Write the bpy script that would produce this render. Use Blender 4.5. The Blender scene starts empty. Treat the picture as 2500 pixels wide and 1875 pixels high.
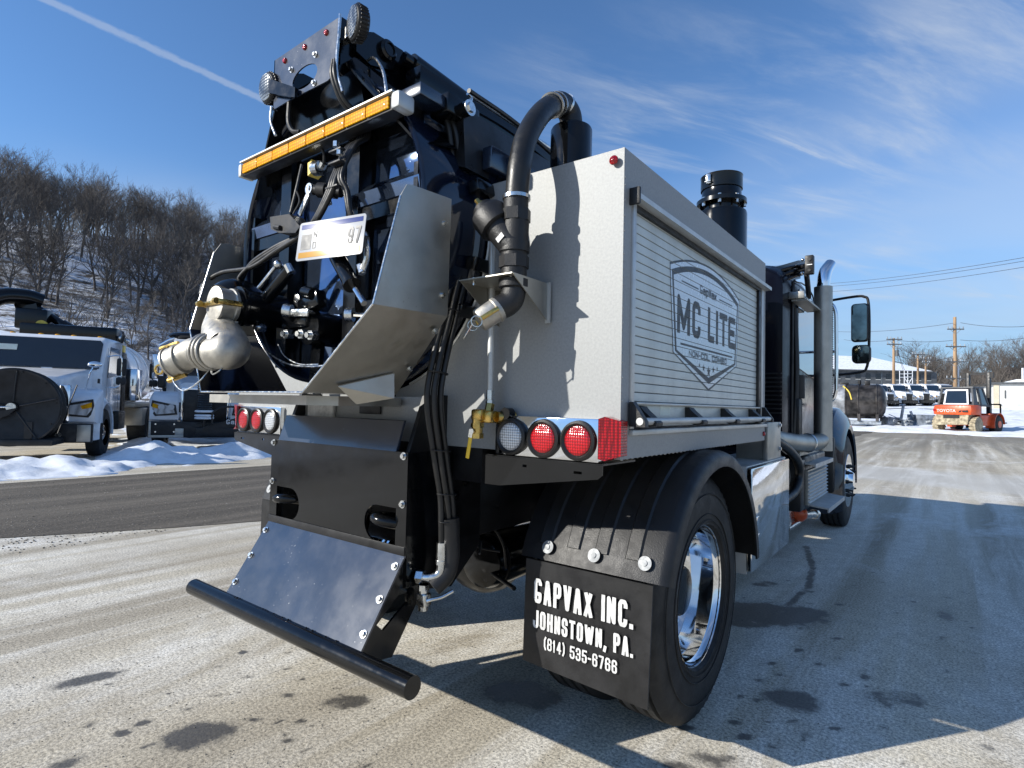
import bpy, bmesh, math, random
from mathutils import Vector, Matrix
random.seed(7)
SC = bpy.context.scene
COL = SC.collection
R = math.radians

# ------------------------------------------------------------------ camera
cam = bpy.data.cameras.new('camera'); camo = bpy.data.objects.new('camera', cam); COL.objects.link(camo)
cam.sensor_width = 36; cam.lens = 20.06; cam.clip_start = 0.02; cam.clip_end = 6000
yaw, pitch, roll = R(37.43), R(2.135), R(1.28)
F = Vector((-math.sin(yaw)*math.cos(pitch), math.cos(yaw)*math.cos(pitch), math.sin(pitch)))
Rt = Vector((math.cos(yaw), math.sin(yaw), 0)); Up = Rt.cross(F)
R2 = Rt*math.cos(roll)+Up*math.sin(roll); U2 = Up*math.cos(roll)-Rt*math.sin(roll)
mw = Matrix((R2, U2, -F)).transposed().to_4x4(); mw.translation = Vector((2.066, -1.689, 1.306))
camo.matrix_world = mw
SC.camera = camo

# ------------------------------------------------------------------ sky, sun, exposure
SUN_EL = 25.0; SEED_A, SEED_B = 10.9, 1.2
SUN_FROM = Vector((-0.58, -0.815, 0))          # horizontal direction towards the sun
w = bpy.data.worlds.new('World'); SC.world = w; w.use_nodes = True
nt = w.node_tree; nt.nodes.clear()
def N(nt, t, **kw):
    n = nt.nodes.new(t)
    for k, v in kw.items(): setattr(n, k, v)
    return n
def math_(nt, op, a, b=None, c=None):
    n = N(nt, 'ShaderNodeMath', operation=op)
    for i, v in enumerate((a, b, c)):
        if v is None: continue
        if hasattr(v, 'links') or isinstance(v, bpy.types.NodeSocket): nt.links.new(v, n.inputs[i])
        else: n.inputs[i].default_value = v
    return n.outputs[0]
def ramp(nt, v, lo, hi, a=0., b=1.):
    n = N(nt, 'ShaderNodeMapRange', interpolation_type='SMOOTHSTEP')
    nt.links.new(v, n.inputs['Value'])
    for k, x in (('From Min', lo), ('From Max', hi), ('To Min', a), ('To Max', b)): n.inputs[k].default_value = x
    return n.outputs['Result']
def noise(nt, vec, scale, detail=4, rough=.55, dist=0.):
    n = N(nt, 'ShaderNodeTexNoise'); n.inputs['Scale'].default_value = scale; n.inputs['Detail'].default_value = detail
    n.inputs['Roughness'].default_value = rough; n.inputs['Distortion'].default_value = dist
    if vec is not None: nt.links.new(vec, n.inputs['Vector'])
    return n.outputs['Fac']
def mixc(nt, f, a, b):
    n = N(nt, 'ShaderNodeMix', data_type='RGBA')
    for i, v in ((0, f), (6, a), (7, b)):
        if isinstance(v, bpy.types.NodeSocket): nt.links.new(v, n.inputs[i])
        elif i == 0: n.inputs[0].default_value = v
        else: n.inputs[i].default_value = (*v[:3], 1)
    return n.outputs[2]
sky = N(nt, 'ShaderNodeTexSky', sky_type='NISHITA'); sky.sun_disc = False
sky.sun_elevation = R(SUN_EL); sky.sun_rotation = math.atan2(SUN_FROM.x, SUN_FROM.y)
sky.altitude = 350; sky.air_density = 1.0; sky.dust_density = 0.0; sky.ozone_density = 5.5
tc = N(nt, 'ShaderNodeTexCoord'); sx = N(nt, 'ShaderNodeSeparateXYZ'); nt.links.new(tc.outputs['Generated'], sx.inputs[0])
zz = math_(nt, 'MAXIMUM', math_(nt, 'ADD', sx.outputs[2], .03), .02)
pu = math_(nt, 'DIVIDE', sx.outputs[0], zz); pv = math_(nt, 'DIVIDE', sx.outputs[1], zz)     # position on a flat cloud deck
def comb(u, v, z=0.):
    c = N(nt, 'ShaderNodeCombineXYZ')
    for i, q in enumerate((u, v, z)):
        if isinstance(q, bpy.types.NodeSocket): nt.links.new(q, c.inputs[i])
        else: c.inputs[i].default_value = q
    return c.outputs[0]
def along(a):        # rotated deck coordinates
    ca, sa = math.cos(a), math.sin(a)
    return (math_(nt, 'ADD', math_(nt, 'MULTIPLY', pu, ca), math_(nt, 'MULTIPLY', pv, sa)),
            math_(nt, 'SUBTRACT', math_(nt, 'MULTIPLY', pv, ca), math_(nt, 'MULTIPLY', pu, sa)))
s1, t1 = along(R(62))
n1 = noise(nt, comb(math_(nt, 'MULTIPLY', s1, .55), math_(nt, 'MULTIPLY', t1, 2.4)), 1.7, 8, .62, .55)
n2 = noise(nt, comb(pu, pv, SEED_A), .36, 3, .5, .2)
n3 = noise(nt, comb(math_(nt, 'MULTIPLY', s1, 1.0), math_(nt, 'MULTIPLY', t1, 5.0), 1.7), 2.4, 6, .65, .8)
wisp = math_(nt, 'MULTIPLY', ramp(nt, n1, .40, .78), ramp(nt, n2, .45, .60))
wisp = math_(nt, 'MULTIPLY', wisp, ramp(nt, n3, .22, .7, .5, 1.0))
veil = math_(nt, 'MULTIPLY', ramp(nt, noise(nt, comb(pu, pv, SEED_B), .23, 4, .5, .3), .44, .62), .30)
def trail(p, q, wd, st, f0, f1):
    dx, dy = q[0]-p[0], q[1]-p[1]; L = math.hypot(dx, dy); ux, uy = dx/L, dy/L
    a = math_(nt, 'SUBTRACT', pu, p[0]); b = math_(nt, 'SUBTRACT', pv, p[1])
    t = math_(nt, 'ADD', math_(nt, 'MULTIPLY', a, ux), math_(nt, 'MULTIPLY', b, uy))
    d = math_(nt, 'ABSOLUTE', math_(nt, 'SUBTRACT', math_(nt, 'MULTIPLY', b, ux), math_(nt, 'MULTIPLY', a, uy)))
    d = math_(nt, 'SUBTRACT', d, math_(nt, 'MULTIPLY', math_(nt, 'SUBTRACT', noise(nt, comb(pu, pv), 30, 3), .5), wd*1.1))
    m = ramp(nt, d, wd*.35, wd*1.15, 1, 0)
    m = math_(nt, 'MULTIPLY', m, math_(nt, 'MULTIPLY', ramp(nt, t, f0, f1), ramp(nt, t, L, L-.06)))
    return math_(nt, 'MULTIPLY', m, st)
# (the deck height offset .03 shifts the measured directions a little)
tr = math_(nt, 'ADD', trail((-1.703, .25), (-1.690, 1.5), .022, .30, -3.0, -.6), trail((-.555, 1.83), (-.344, 2.335), .011, .24, .0, .45))
cl = math_(nt, 'MINIMUM', math_(nt, 'ADD', math_(nt, 'ADD', math_(nt, 'MULTIPLY', wisp, .72), veil), tr), .8)
haze_f = math_(nt, 'MULTIPLY', ramp(nt, sx.outputs[2], .40, .0), math_(nt, 'ADD', .68, math_(nt, 'MULTIPLY', n1, .25)))
hs = N(nt, 'ShaderNodeHueSaturation'); hs.inputs['Saturation'].default_value = 1.04; nt.links.new(sky.outputs[0], hs.inputs['Color'])
skc = mixc(nt, cl, mixc(nt, haze_f, hs.outputs[0], (1.5, 2.35, 3.5)), (3.5, 3.85, 4.3))
bg = N(nt, 'ShaderNodeBackground'); bg.inputs['Strength'].default_value = .122
nt.links.new(skc, bg.inputs[0])
wo = N(nt, 'ShaderNodeOutputWorld'); nt.links.new(bg.outputs[0], wo.inputs[0])

sl = bpy.data.lights.new('sun', 'SUN'); sl.energy = 4.2; sl.angle = R(.53); sl.color = (1, .955, .87)
so = bpy.data.objects.new('sun', sl); COL.objects.link(so)
sd = SUN_FROM.normalized()*math.cos(R(SUN_EL)); sd.z = math.sin(R(SUN_EL))
so.rotation_euler = sd.to_track_quat('Z', 'Y').to_euler(); so.location = (-30, -50, 40)
vs = SC.view_settings; vs.view_transform = 'Standard'; vs.look = 'None'; vs.exposure = 0.60; vs.gamma = 1; vs.use_curve_mapping = False
SC.render.engine = 'CYCLES'
SC.cycles.max_bounces = 8; SC.cycles.glossy_bounces = 4; SC.cycles.transparent_max_bounces = 12
SC.cycles.sample_clamp_indirect = 6

# ------------------------------------------------------------------ materials
MATS = {}
def mat(name, col, rough=.5, metal=0., ior=1.5, coat=0., var=.06, vscale=6., rvar=.06, bump=0., bscale=40., specks=0., emit=None, trans=0., spscale=60., spcol=(.55,.57,.6), streak=None):
    m = bpy.data.materials.new(name); m.use_nodes = True; t = m.node_tree
    b = t.nodes['Principled BSDF']
    b.inputs['Metallic'].default_value = metal; b.inputs['IOR'].default_value = ior
    b.inputs['Coat Weight'].default_value = coat; b.inputs['Coat Roughness'].default_value = .06
    b.inputs['Transmission Weight'].default_value = trans
    g = N(t, 'ShaderNodeTexCoord'); vec = g.outputs['Object']
    if streak:
        mp = N(t, 'ShaderNodeMapping'); mp.inputs['Scale'].default_value = streak; t.links.new(vec, mp.inputs[0]); vec = mp.outputs[0]
    f = noise(t, vec, vscale, 6, .62)
    lo = [max(0, c*(1-var*2.2)) for c in col]; hi = [min(1, c*(1+var*2.2)) for c in col]
    c = mixc(t, ramp(t, f, .28, .72), lo, hi)
    r = ramp(t, noise(t, vec, vscale*2.7, 5, .6), .3, .7, max(.02, rough-rvar), min(1, rough+rvar))
    if specks:
        v = N(t, 'ShaderNodeTexVoronoi'); v.inputs['Scale'].default_value = spscale; t.links.new(g.outputs['Object'], v.inputs['Vector'])
        k = ramp(t, math_(t, 'ADD', v.outputs['Distance'], math_(t, 'MULTIPLY', noise(t, g.outputs['Object'], 5, 3), .35)), .17, .27, specks, 0)
        c = mixc(t, k, c, spcol)
        r = math_(t, 'ADD', r, math_(t, 'MULTIPLY', k, .3))
    t.links.new(c, b.inputs['Base Color']); t.links.new(r, b.inputs['Roughness'])
    if bump:
        bn = N(t, 'ShaderNodeBump'); bn.inputs['Strength'].default_value = bump; bn.inputs['Distance'].default_value = .01
        t.links.new(noise(t, vec, bscale, 5, .6), bn.inputs['Height']); t.links.new(bn.outputs[0], b.inputs['Normal'])
    MATS[name] = m
    return m
mat('navy_paint', (.004, .007, .018), .09, 0, 1.6, .35, .15, 3, .04, .008, 3, .4, spscale=42, spcol=(.06,.07,.09))
mat('cab_paint', (.003, .004, .009), .22, 0, 1.22, 0., .15, 3, .05)
mat('black_paint', (.003, .0034, .0042), .15, 0, 1.42, .1, .12, 4, .06, .015, 5, .3, spscale=60, spcol=(.035,.038,.04))
mat('black_satin', (.010, .010, .011), .45, 0, 1.45, 0, .25, 5, .12, .05, 60, .3, spscale=34, spcol=(.06,.056,.05))
mat('door_sky_mirror', (.15, .21, .33), .07, .92, 1.5, 0, .08, 3, .02, .004, 4, .4, spscale=44, spcol=(.25,.27,.3))  # blue metal tint stands for the sky reflected in the navy door
mat('navy_sky_sheen', (.010, .018, .038), .20, .1, 1.9, .2, .08, 3, .025, .008, 4, .5, spscale=48, spcol=(.16,.18,.21))  # the navy again, with a bluish sky reflection put into its colour
mat('black_plastic', (.010, .010, .011), .48, 0, 1.5, 0, .15, 8, .08, .18, 220)
mat('black_frame', (.008, .008, .009), .38, 0, 1.5, 0, .3, 4, .12, .05, 30)
mat('hose_rubber', (.010, .010, .010), .42, 0, 1.5, 0, .15, 10, .08, .1, 60)
mat('tyre_rubber', (.015, .015, .015), .66, 0, 1.45, 0, .3, 4, .1, .15, 70, .35, spscale=26, spcol=(.07,.065,.055))
mat('stainless', (.43, .415, .375), .47, 1, 1.5, 0, .06, 4, .07, .015, 30, .25, spscale=28, spcol=(.12,.11,.1))
mat('silver_paint', (.30, .308, .308), .56, .15, 1.36, 0, .035, 110, .06, .04, 160)
mat('slat_aluminium', (.50, .53, .51), .42, .25, 1.5, 0, .04, 9, .05, .02, 60)
mat('trim_aluminium', (.50, .51, .50), .45, .5, 1.5, 0, .05, 8, .06, .02, 40)
mat('chrome', (.86, .87, .88), .05, 1, 1.5, 0, .03, 4, .025, 0)
mat('polished_plate', (.78, .79, .80), .07, 1, 1.5, 0, .05, 3, .04, .12, 3.5, .25, spscale=34, spcol=(.5,.5,.5))
mat('zinc', (.66, .67, .66), .24, 1, 1.5, 0, .1, 20, .08, .04, 60)
mat('washer_zinc', (.25, .26, .27), .6, .5, 1.5, 0, .1, 20, .08)
mat('cast_aluminium', (.46, .44, .395), .52, .9, 1.5, 0, .1, 12, .1, .08, 90)
mat('brass', (.55, .38, .12), .28, 1, 1.5, 0, .12, 20, .08, .05, 60)
mat('yellow_grip', (.78, .50, .02), .4, 0, 1.5, .2)
mat('yellow_cap', (.75, .55, .08), .45)
def lens_mat(name, dark, light, scale, rough=.12, metal=0.):
    """moulded lens: an ordered grid of little domes with darker gaps"""
    m = bpy.data.materials.new(name); m.use_nodes = True; t = m.node_tree; b = t.nodes['Principled BSDF']
    v = N(t, 'ShaderNodeTexVoronoi'); v.inputs['Scale'].default_value = scale; v.inputs['Randomness'].default_value = .12
    t.links.new(N(t, 'ShaderNodeTexCoord').outputs['Object'], v.inputs['Vector'])
    c = mixc(t, ramp(t, v.outputs['Distance'], .25, .62), light, dark); t.links.new(c, b.inputs['Base Color'])
    b.inputs['Roughness'].default_value = rough; b.inputs['Metallic'].default_value = metal; b.inputs['Coat Weight'].default_value = .35; b.inputs['Coat Roughness'].default_value = .05
    bn = N(t, 'ShaderNodeBump'); bn.invert = True; bn.inputs['Strength'].default_value = .5; bn.inputs['Distance'].default_value = .004
    t.links.new(v.outputs['Distance'], bn.inputs['Height']); t.links.new(bn.outputs[0], b.inputs['Normal']); MATS[name] = m
lens_mat('amber_lens', (.50, .20, .0), (.90, .44, .002), 70, .5)
MATS['amber_lens'].node_tree.nodes['Principled BSDF'].inputs['Coat Weight'].default_value = .03
MATS['amber_lens'].node_tree.nodes['Principled BSDF'].inputs['IOR'].default_value = 1.22
lens_mat('red_lens', (.16, .0, .003), (.50, .004, .010), 105, .16)
lens_mat('clear_lens', (.22, .23, .25), (.66, .69, .72), 105, .16, .2)
lens_mat('lamp_grille', (.05, .05, .05), (.30, .31, .30), 80, .2, .4)
mat('dark_glass', (.006, .009, .014), .03, 0, 1.6, .6, .1, 3, .01)
mat('cab_glass', (.02, .03, .045), .02, 0, 2.2, 1., .1, 2, .01)
mat('mirror_glass', (.10, .12, .12), .04, 1, 1.5, 0, .3, 5, .02)
mat('white_paint', (.74, .76, .79), .20, 0, 1.55, .5, .04, 3, .06, .01, 5)
mat('white_cap', (.72, .73, .72), .4, .3)
mat('letter_white', (.60, .60, .59), .55, 0, 1.4, 0, .10, 30)
mat('decal_grey', (.028, .033, .042), .5, 0, 1.5, 0, .05)
mat('pebble', (.20, .18, .15), .9, 0, 1.4, 0, .4, 8)
mat('decal_film', (.50, .55, .60), .25, .3, 1.5, .2, .02)  # bluish colour stands for the sky mirrored in the vinyl
mat('plate_white', (.40, .41, .43), .042, 0, 1.5, 0, .02, 6, .0)
mat('plate_blue', (.03, .05, .20), .042, 0, 1.5, 0, .02, 6, .0)
mat('plate_gold', (.50, .26, .03), .042, 0, 1.5, 0, .02, 6, .0)
mat('sticker', (.62, .68, .62), .6)
mat('orange_paint', (.62, .085, .018), .38, 0, 1.5, .2, .12, 2, .1, .02, 8)
mat('forklift_grey', (.085, .09, .095), .5, 0, 1.5, 0, .12, 3)
mat('mud', (.34, .29, .20), .9, 0, 1.4, 0, .25, 6, .05, .3, 20)
mat('rust_tank', (.060, .054, .050), .42, .5, 1.5, 0, .35, 1.6, .15, .05, 12)
mat('tank_silver', (.36, .37, .38), .45, .6, 1.5, 0, .2, 2, .1, .05, 12)
mat('scrap_steel', (.30, .33, .36), .6, .3, 1.5, 0, .25, 3, .1)
mat('wood_pole', (.33, .22, .13), .85, 0, 1.4, 0, .15, 3, .05, .3, 20, streak=(1,1,.1))
mat('wire', (.05, .05, .055), .5)
mat('wall_grey', (.17, .20, .215), .8, 0, 1.4, 0, .08, .6)
mat('wall_band', (.085, .09, .095), .7, 0, 1.4, 0, .12, .8)
mat('window_pane', (.02, .024, .03), .12, 0, 1.6)
mat('wall_white', (.70, .69, .64), .7, 0, 1.4, 0, .05, .4)
mat('concrete_edge', (.55, .48, .36), .8)
mat('bark', (.10, .088, .08), .9, 0, 1.4, 0, .25, 2.5, .05)
mat('bark_pale', (.13, .112, .095), .9, 0, 1.4, 0, .25, 2.5, .05)
mat('litter', (.085, .068, .052), .9, 0, 1.4, 0, .3, .5, .05)
mat('hill_wood', (.13, .105, .085), .95, 0, 1.4, 0, .3, .02, .05)
mat('snow', (.76, .79, .83), .75, 0, 1.35, 0, .07, 2.2, .05, .6, 11, .35, spscale=7, spcol=(.45,.43,.40))
mat('blue_strap', (.03, .08, .45), .5)
mat('interior', (.05, .05, .05), .8)
mat('seat_blue', (.02, .03, .06), .5)

# ------------------------------------------------------------------ mesh helpers
def V(*a): return Vector(a[0]) if len(a) == 1 else Vector(a)
def basis(d):
    d = V(d).normalized(); a = Vector((0, 0, 1)) if abs(d.z) < .9 else Vector((1, 0, 0))
    x = a.cross(d).normalized(); return x, d.cross(x), d
class MB:
    def __init__(self): self.bm = bmesh.new()
    def box(self, c, s, rot=None, bev=0., seg=2):
        m = Matrix.Translation(V(c)) @ (rot.to_4x4() if rot else Matrix()) @ Matrix.Diagonal((*s, 1))
        r = bmesh.ops.create_cube(self.bm, size=1, matrix=m)
        if bev:
            es = list({e for v in r['verts'] for e in v.link_edges})
            bmesh.ops.bevel(self.bm, geom=es, offset=min(bev, min(s)*.45), segments=seg, affect='EDGES', profile=.5)
        return self
    def bx(self, x0, x1, y0, y1, z0, z1, bev=0., seg=2):
        return self.box(((x0+x1)/2, (y0+y1)/2, (z0+z1)/2), (abs(x1-x0), abs(y1-y0), abs(z1-z0)), None, bev, seg)
    def rings(self, rings, caps=True, closed=True):
        bm = self.bm; rv = [[bm.verts.new(p) for p in r] for r in rings]
        n = len(rv[0])
        for a, b in zip(rv, rv[1:]):
            for i in range(n if closed else n-1):
                j = (i+1) % n
                try: bm.faces.new((a[i], a[j], b[j], b[i]))
                except ValueError: pass
        if caps and closed:
            for r in (rv[0][::-1], rv[-1]):
                try: bm.faces.new(r)
                except ValueError: pass
        return self
    def cyl(self, p0, p1, r, r2=None, n=20, caps=True):
        p0, p1 = V(p0), V(p1); x, y, d = basis(p1-p0); r2 = r if r2 is None else r2
        cs = [(math.cos(2*math.pi*i/n), math.sin(2*math.pi*i/n)) for i in range(n)]
        return self.rings([[p0+(x*a+y*b)*r for a, b in cs], [p1+(x*a+y*b)*r2 for a, b in cs]], caps)
    def lathe(self, prof, o, d, n=32, caps=True, rf=None):
        o = V(o); x, y, d = basis(d); rs = []
        for k, (r, h) in enumerate(prof):
            rs.append([o+d*h+(x*math.cos(2*math.pi*i/n)+y*math.sin(2*math.pi*i/n))*(r*(rf(k, i) if rf else 1)) for i in range(n)])
        return self.rings(rs, caps)
    def tube(self, pts, r, n=10, sub=6, caps=True):
        pts = [V(p) for p in pts]
        if sub > 1 and len(pts) > 2:
            q = [pts[0]*2-pts[1]]+pts+[pts[-1]*2-pts[-2]]; out = []
            rr = r if isinstance(r, (list, tuple)) else None; ro = []
            for i in range(1, len(q)-2):
                for k in range(sub):
                    t = k/sub; a, b, c, d = q[i-1:i+3]
                    out.append(.5*((2*b)+(c-a)*t+(2*a-5*b+4*c-d)*t*t+(3*b-a-3*c+d)*t**3))
                    if rr: ro.append(rr[i-1]*(1-t)+rr[i]*t)
            out.append(pts[-1]); pts = out
            if rr: ro.append(rr[-1]); r = ro
        rs = []; px = None
        for i, p in enumerate(pts):
            d = (pts[min(i+1, len(pts)-1)]-pts[max(i-1, 0)]).normalized()
            if px is None: px = basis(d)[0]
            x = (px-d*px.dot(d)).normalized(); y = d.cross(x); px = x
            q = r[i] if isinstance(r, (list, tuple)) else r
            rs.append([p+(x*math.cos(2*math.pi*k/n)+y*math.sin(2*math.pi*k/n))*q for k in range(n)])
        return self.rings(rs, caps)
    def torus(self, c, ax, Rr, r, n=32, m=10, a0=0., a1=2*math.pi, sc=(1, 1)):
        c = V(c); x, y, d = basis(ax); full = a1-a0 > 6.28; k = n if full else n+1; rs = []
        for i in range(k+(1 if full else 0)):
            a = a0+(a1-a0)*i/n; u = x*math.cos(a)*sc[0]+y*math.sin(a)*sc[1]
            rs.append([c+u*Rr+(u*math.cos(2*math.pi*j/m)+d*math.sin(2*math.pi*j/m))*r for j in range(m)])
        self.rings(rs, not full)
        if full: bmesh.ops.remove_doubles(self.bm, verts=self.bm.verts[-m*(k+1):] if False else list(self.bm.verts), dist=1e-6)
        return self
    def prism(self, pts, ext):
        bm = self.bm; ext = V(ext)
        a = [bm.verts.new(V(p)) for p in pts]; b = [bm.verts.new(V(p)+ext) for p in pts]
        bm.faces.new(a[::-1]); bm.faces.new(b); n = len(a)
        for i in range(n): bm.faces.new((a[i], a[(i+1) % n], b[(i+1) % n], b[i]))
        return self
    def sheet(self, outer, holes, o, ux, uy, th):
        """flat plate with holes; 2-D outline in (ux, uy), thickness th along ux x uy"""
        bm = self.bm; o, ux, uy = V(o), V(ux), V(uy); nz = ux.cross(uy).normalized()*th
        es = []; loops = []
        for L in [outer]+list(holes):
            vs = [bm.verts.new(o+ux*p[0]+uy*p[1]) for p in L]; loops.append(vs)
            for i in range(len(vs)): es.append(bm.edges.new((vs[i], vs[(i+1) % len(vs)])))
        g = bmesh.ops.triangle_fill(bm, use_beauty=True, use_dissolve=False, edges=es, normal=nz.normalized())
        fs = [f for f in g['geom'] if isinstance(f, bmesh.types.BMFace)]
        if th:
            mp = {}
            for vs in loops:
                for v in vs: mp[v] = bm.verts.new(v.co+nz)
            for f in fs: bm.faces.new([mp[v] for v in f.verts][::-1])
            for vs in loops:
                for i in range(len(vs)):
                    a, b = vs[i], vs[(i+1) % len(vs)]; bm.faces.new((a, b, mp[b], mp[a]))
        return self
    def ball(self, c, r, s=(1, 1, 1), rot=None, u=16, v=10):
        m = Matrix.Translation(V(c)) @ (rot.to_4x4() if rot else Matrix()) @ Matrix.Diagonal((r*s[0], r*s[1], r*s[2], 1))
        bmesh.ops.create_uvsphere(self.bm, u_segments=u, v_segments=v, radius=1, matrix=m); return self
    def bolt(self, c, d, r=.012, washer=True):
        c = V(c); d = V(d).normalized()
        if washer: self.cyl(c, c+d*.003, r*1.5, n=14)
        self.cyl(c+d*.003, c+d*.012, r, r*.93, n=6)
        return self
    def mesh(self, name, m, smooth=40):
        bmesh.ops.recalc_face_normals(self.bm, faces=self.bm.faces)
        me = bpy.data.meshes.new(name); self.bm.to_mesh(me); self.bm.free()
        if smooth:
            for p in me.polygons: p.use_smooth = True
            me.set_sharp_from_angle(angle=R(smooth))
        me.materials.append(MATS[m] if isinstance(m, str) else m)
        return me
    def obj(self, name, m, parent=None, smooth=40, label=None, loc=None):
        o = bpy.data.objects.new(name, self.mesh(name, m, smooth)); COL.objects.link(o)
        if parent: o.parent = parent
        if label: o['label'] = label
        if loc is not None: o.location = loc
        return o
def thing(name, label, cat, loc=(0, 0, 0), rz=0., group=None):
    o = bpy.data.objects.new(name, None); COL.objects.link(o); o.location = loc; o.rotation_euler = (0, 0, rz)
    o.empty_display_size = .2
    return tag(o, label, cat, group)
def tag(o, label, cat, group=None):
    o['label'] = label; o['category'] = cat
    if group: o['group'] = group
    return o
def struct(o): o['kind'] = 'structure'; return o
def share(o, parent, loc=(0, 0, 0), rot=None, name=None, scale=None):
    c = o.copy(); COL.objects.link(c); c.parent = parent; c.location = loc
    if rot is not None: c.rotation_euler = rot
    if scale is not None: c.scale = scale
    if name: c.name = name
    return c
def copy_tree(root, loc, rz, label, group=None, scale=1):
    r = root.copy(); COL.objects.link(r); r.location = loc; r.rotation_euler = (0, 0, rz); r.scale = (scale,)*3
    r['label'] = label
    if group: r['group'] = group
    for ch in root.children:
        c = ch.copy(); COL.objects.link(c); c.parent = r
        for g in ch.children:
            d = g.copy(); COL.objects.link(d); d.parent = c
    return r
def text_mesh(txt, size, bold=0., sx=1., spacing=1., shear=0., align='LEFT', th=0.):
    cu = bpy.data.curves.new('t', 'FONT'); cu.body = txt; cu.size = size; cu.offset = bold; cu.space_character = spacing
    cu.shear = shear; cu.align_x = align; cu.extrude = th
    ob = bpy.data.objects.new('t', cu); COL.objects.link(ob)
    dg = bpy.context.evaluated_depsgraph_get(); dg.update()
    me = bpy.data.meshes.new_from_object(ob.evaluated_get(dg)); bpy.data.objects.remove(ob); bpy.data.curves.remove(cu)
    for v in me.vertices: v.co.x *= sx
    return me
def text_obj(name, txt, size, o, ux, uy, m, parent, **kw):
    """flat lettering lying in the plane (ux, uy) at o"""
    me = text_mesh(txt, size, **kw); ux, uy = V(ux), V(uy); nz = ux.cross(uy)
    for v in me.vertices: v.co = V(o)+ux*v.co.x+uy*v.co.y+nz*v.co.z
    me.materials.clear(); me.materials.append(MATS[m])
    ob = bpy.data.objects.new(name, me); COL.objects.link(ob); ob.parent = parent; return ob
def fit_text(name, txt, x0, x1, h, o, ux, uy, m, parent, bold=0., spacing=1.):
    """lettering stretched to fill x0..x1 with cap height h"""
    me = text_mesh(txt, 1., bold=bold, spacing=spacing)
    xs = [v.co.x for v in me.vertices]; ys = [v.co.y for v in me.vertices]
    a, b = min(xs), max(xs); c0 = 0.; c1 = .69+bold
    for v in me.vertices:
        x = x0+(v.co.x-a)/(b-a)*(x1-x0); y = (v.co.y-c0)/(c1-c0)*h
        v.co = V(o)+V(ux)*x+V(uy)*y
    me.materials.clear(); me.materials.append(MATS[m])
    ob = bpy.data.objects.new(name, me); COL.objects.link(ob); ob.parent = parent; return ob
def lerp(a, b, t): return a+(b-a)*t
def circ(cx, cy, r, n=20, sx=1., sy=1.): return [(cx+r*sx*math.cos(2*math.pi*i/n), cy+r*sy*math.sin(2*math.pi*i/n)) for i in range(n)]
def interp(x, xs, ys):
    if x <= xs[0]: return ys[0]
    for a, b, c, d in zip(xs, xs[1:], ys, ys[1:]):
        if x <= b: return c+(d-c)*(x-a)/(b-a)
    return ys[-1]

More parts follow.
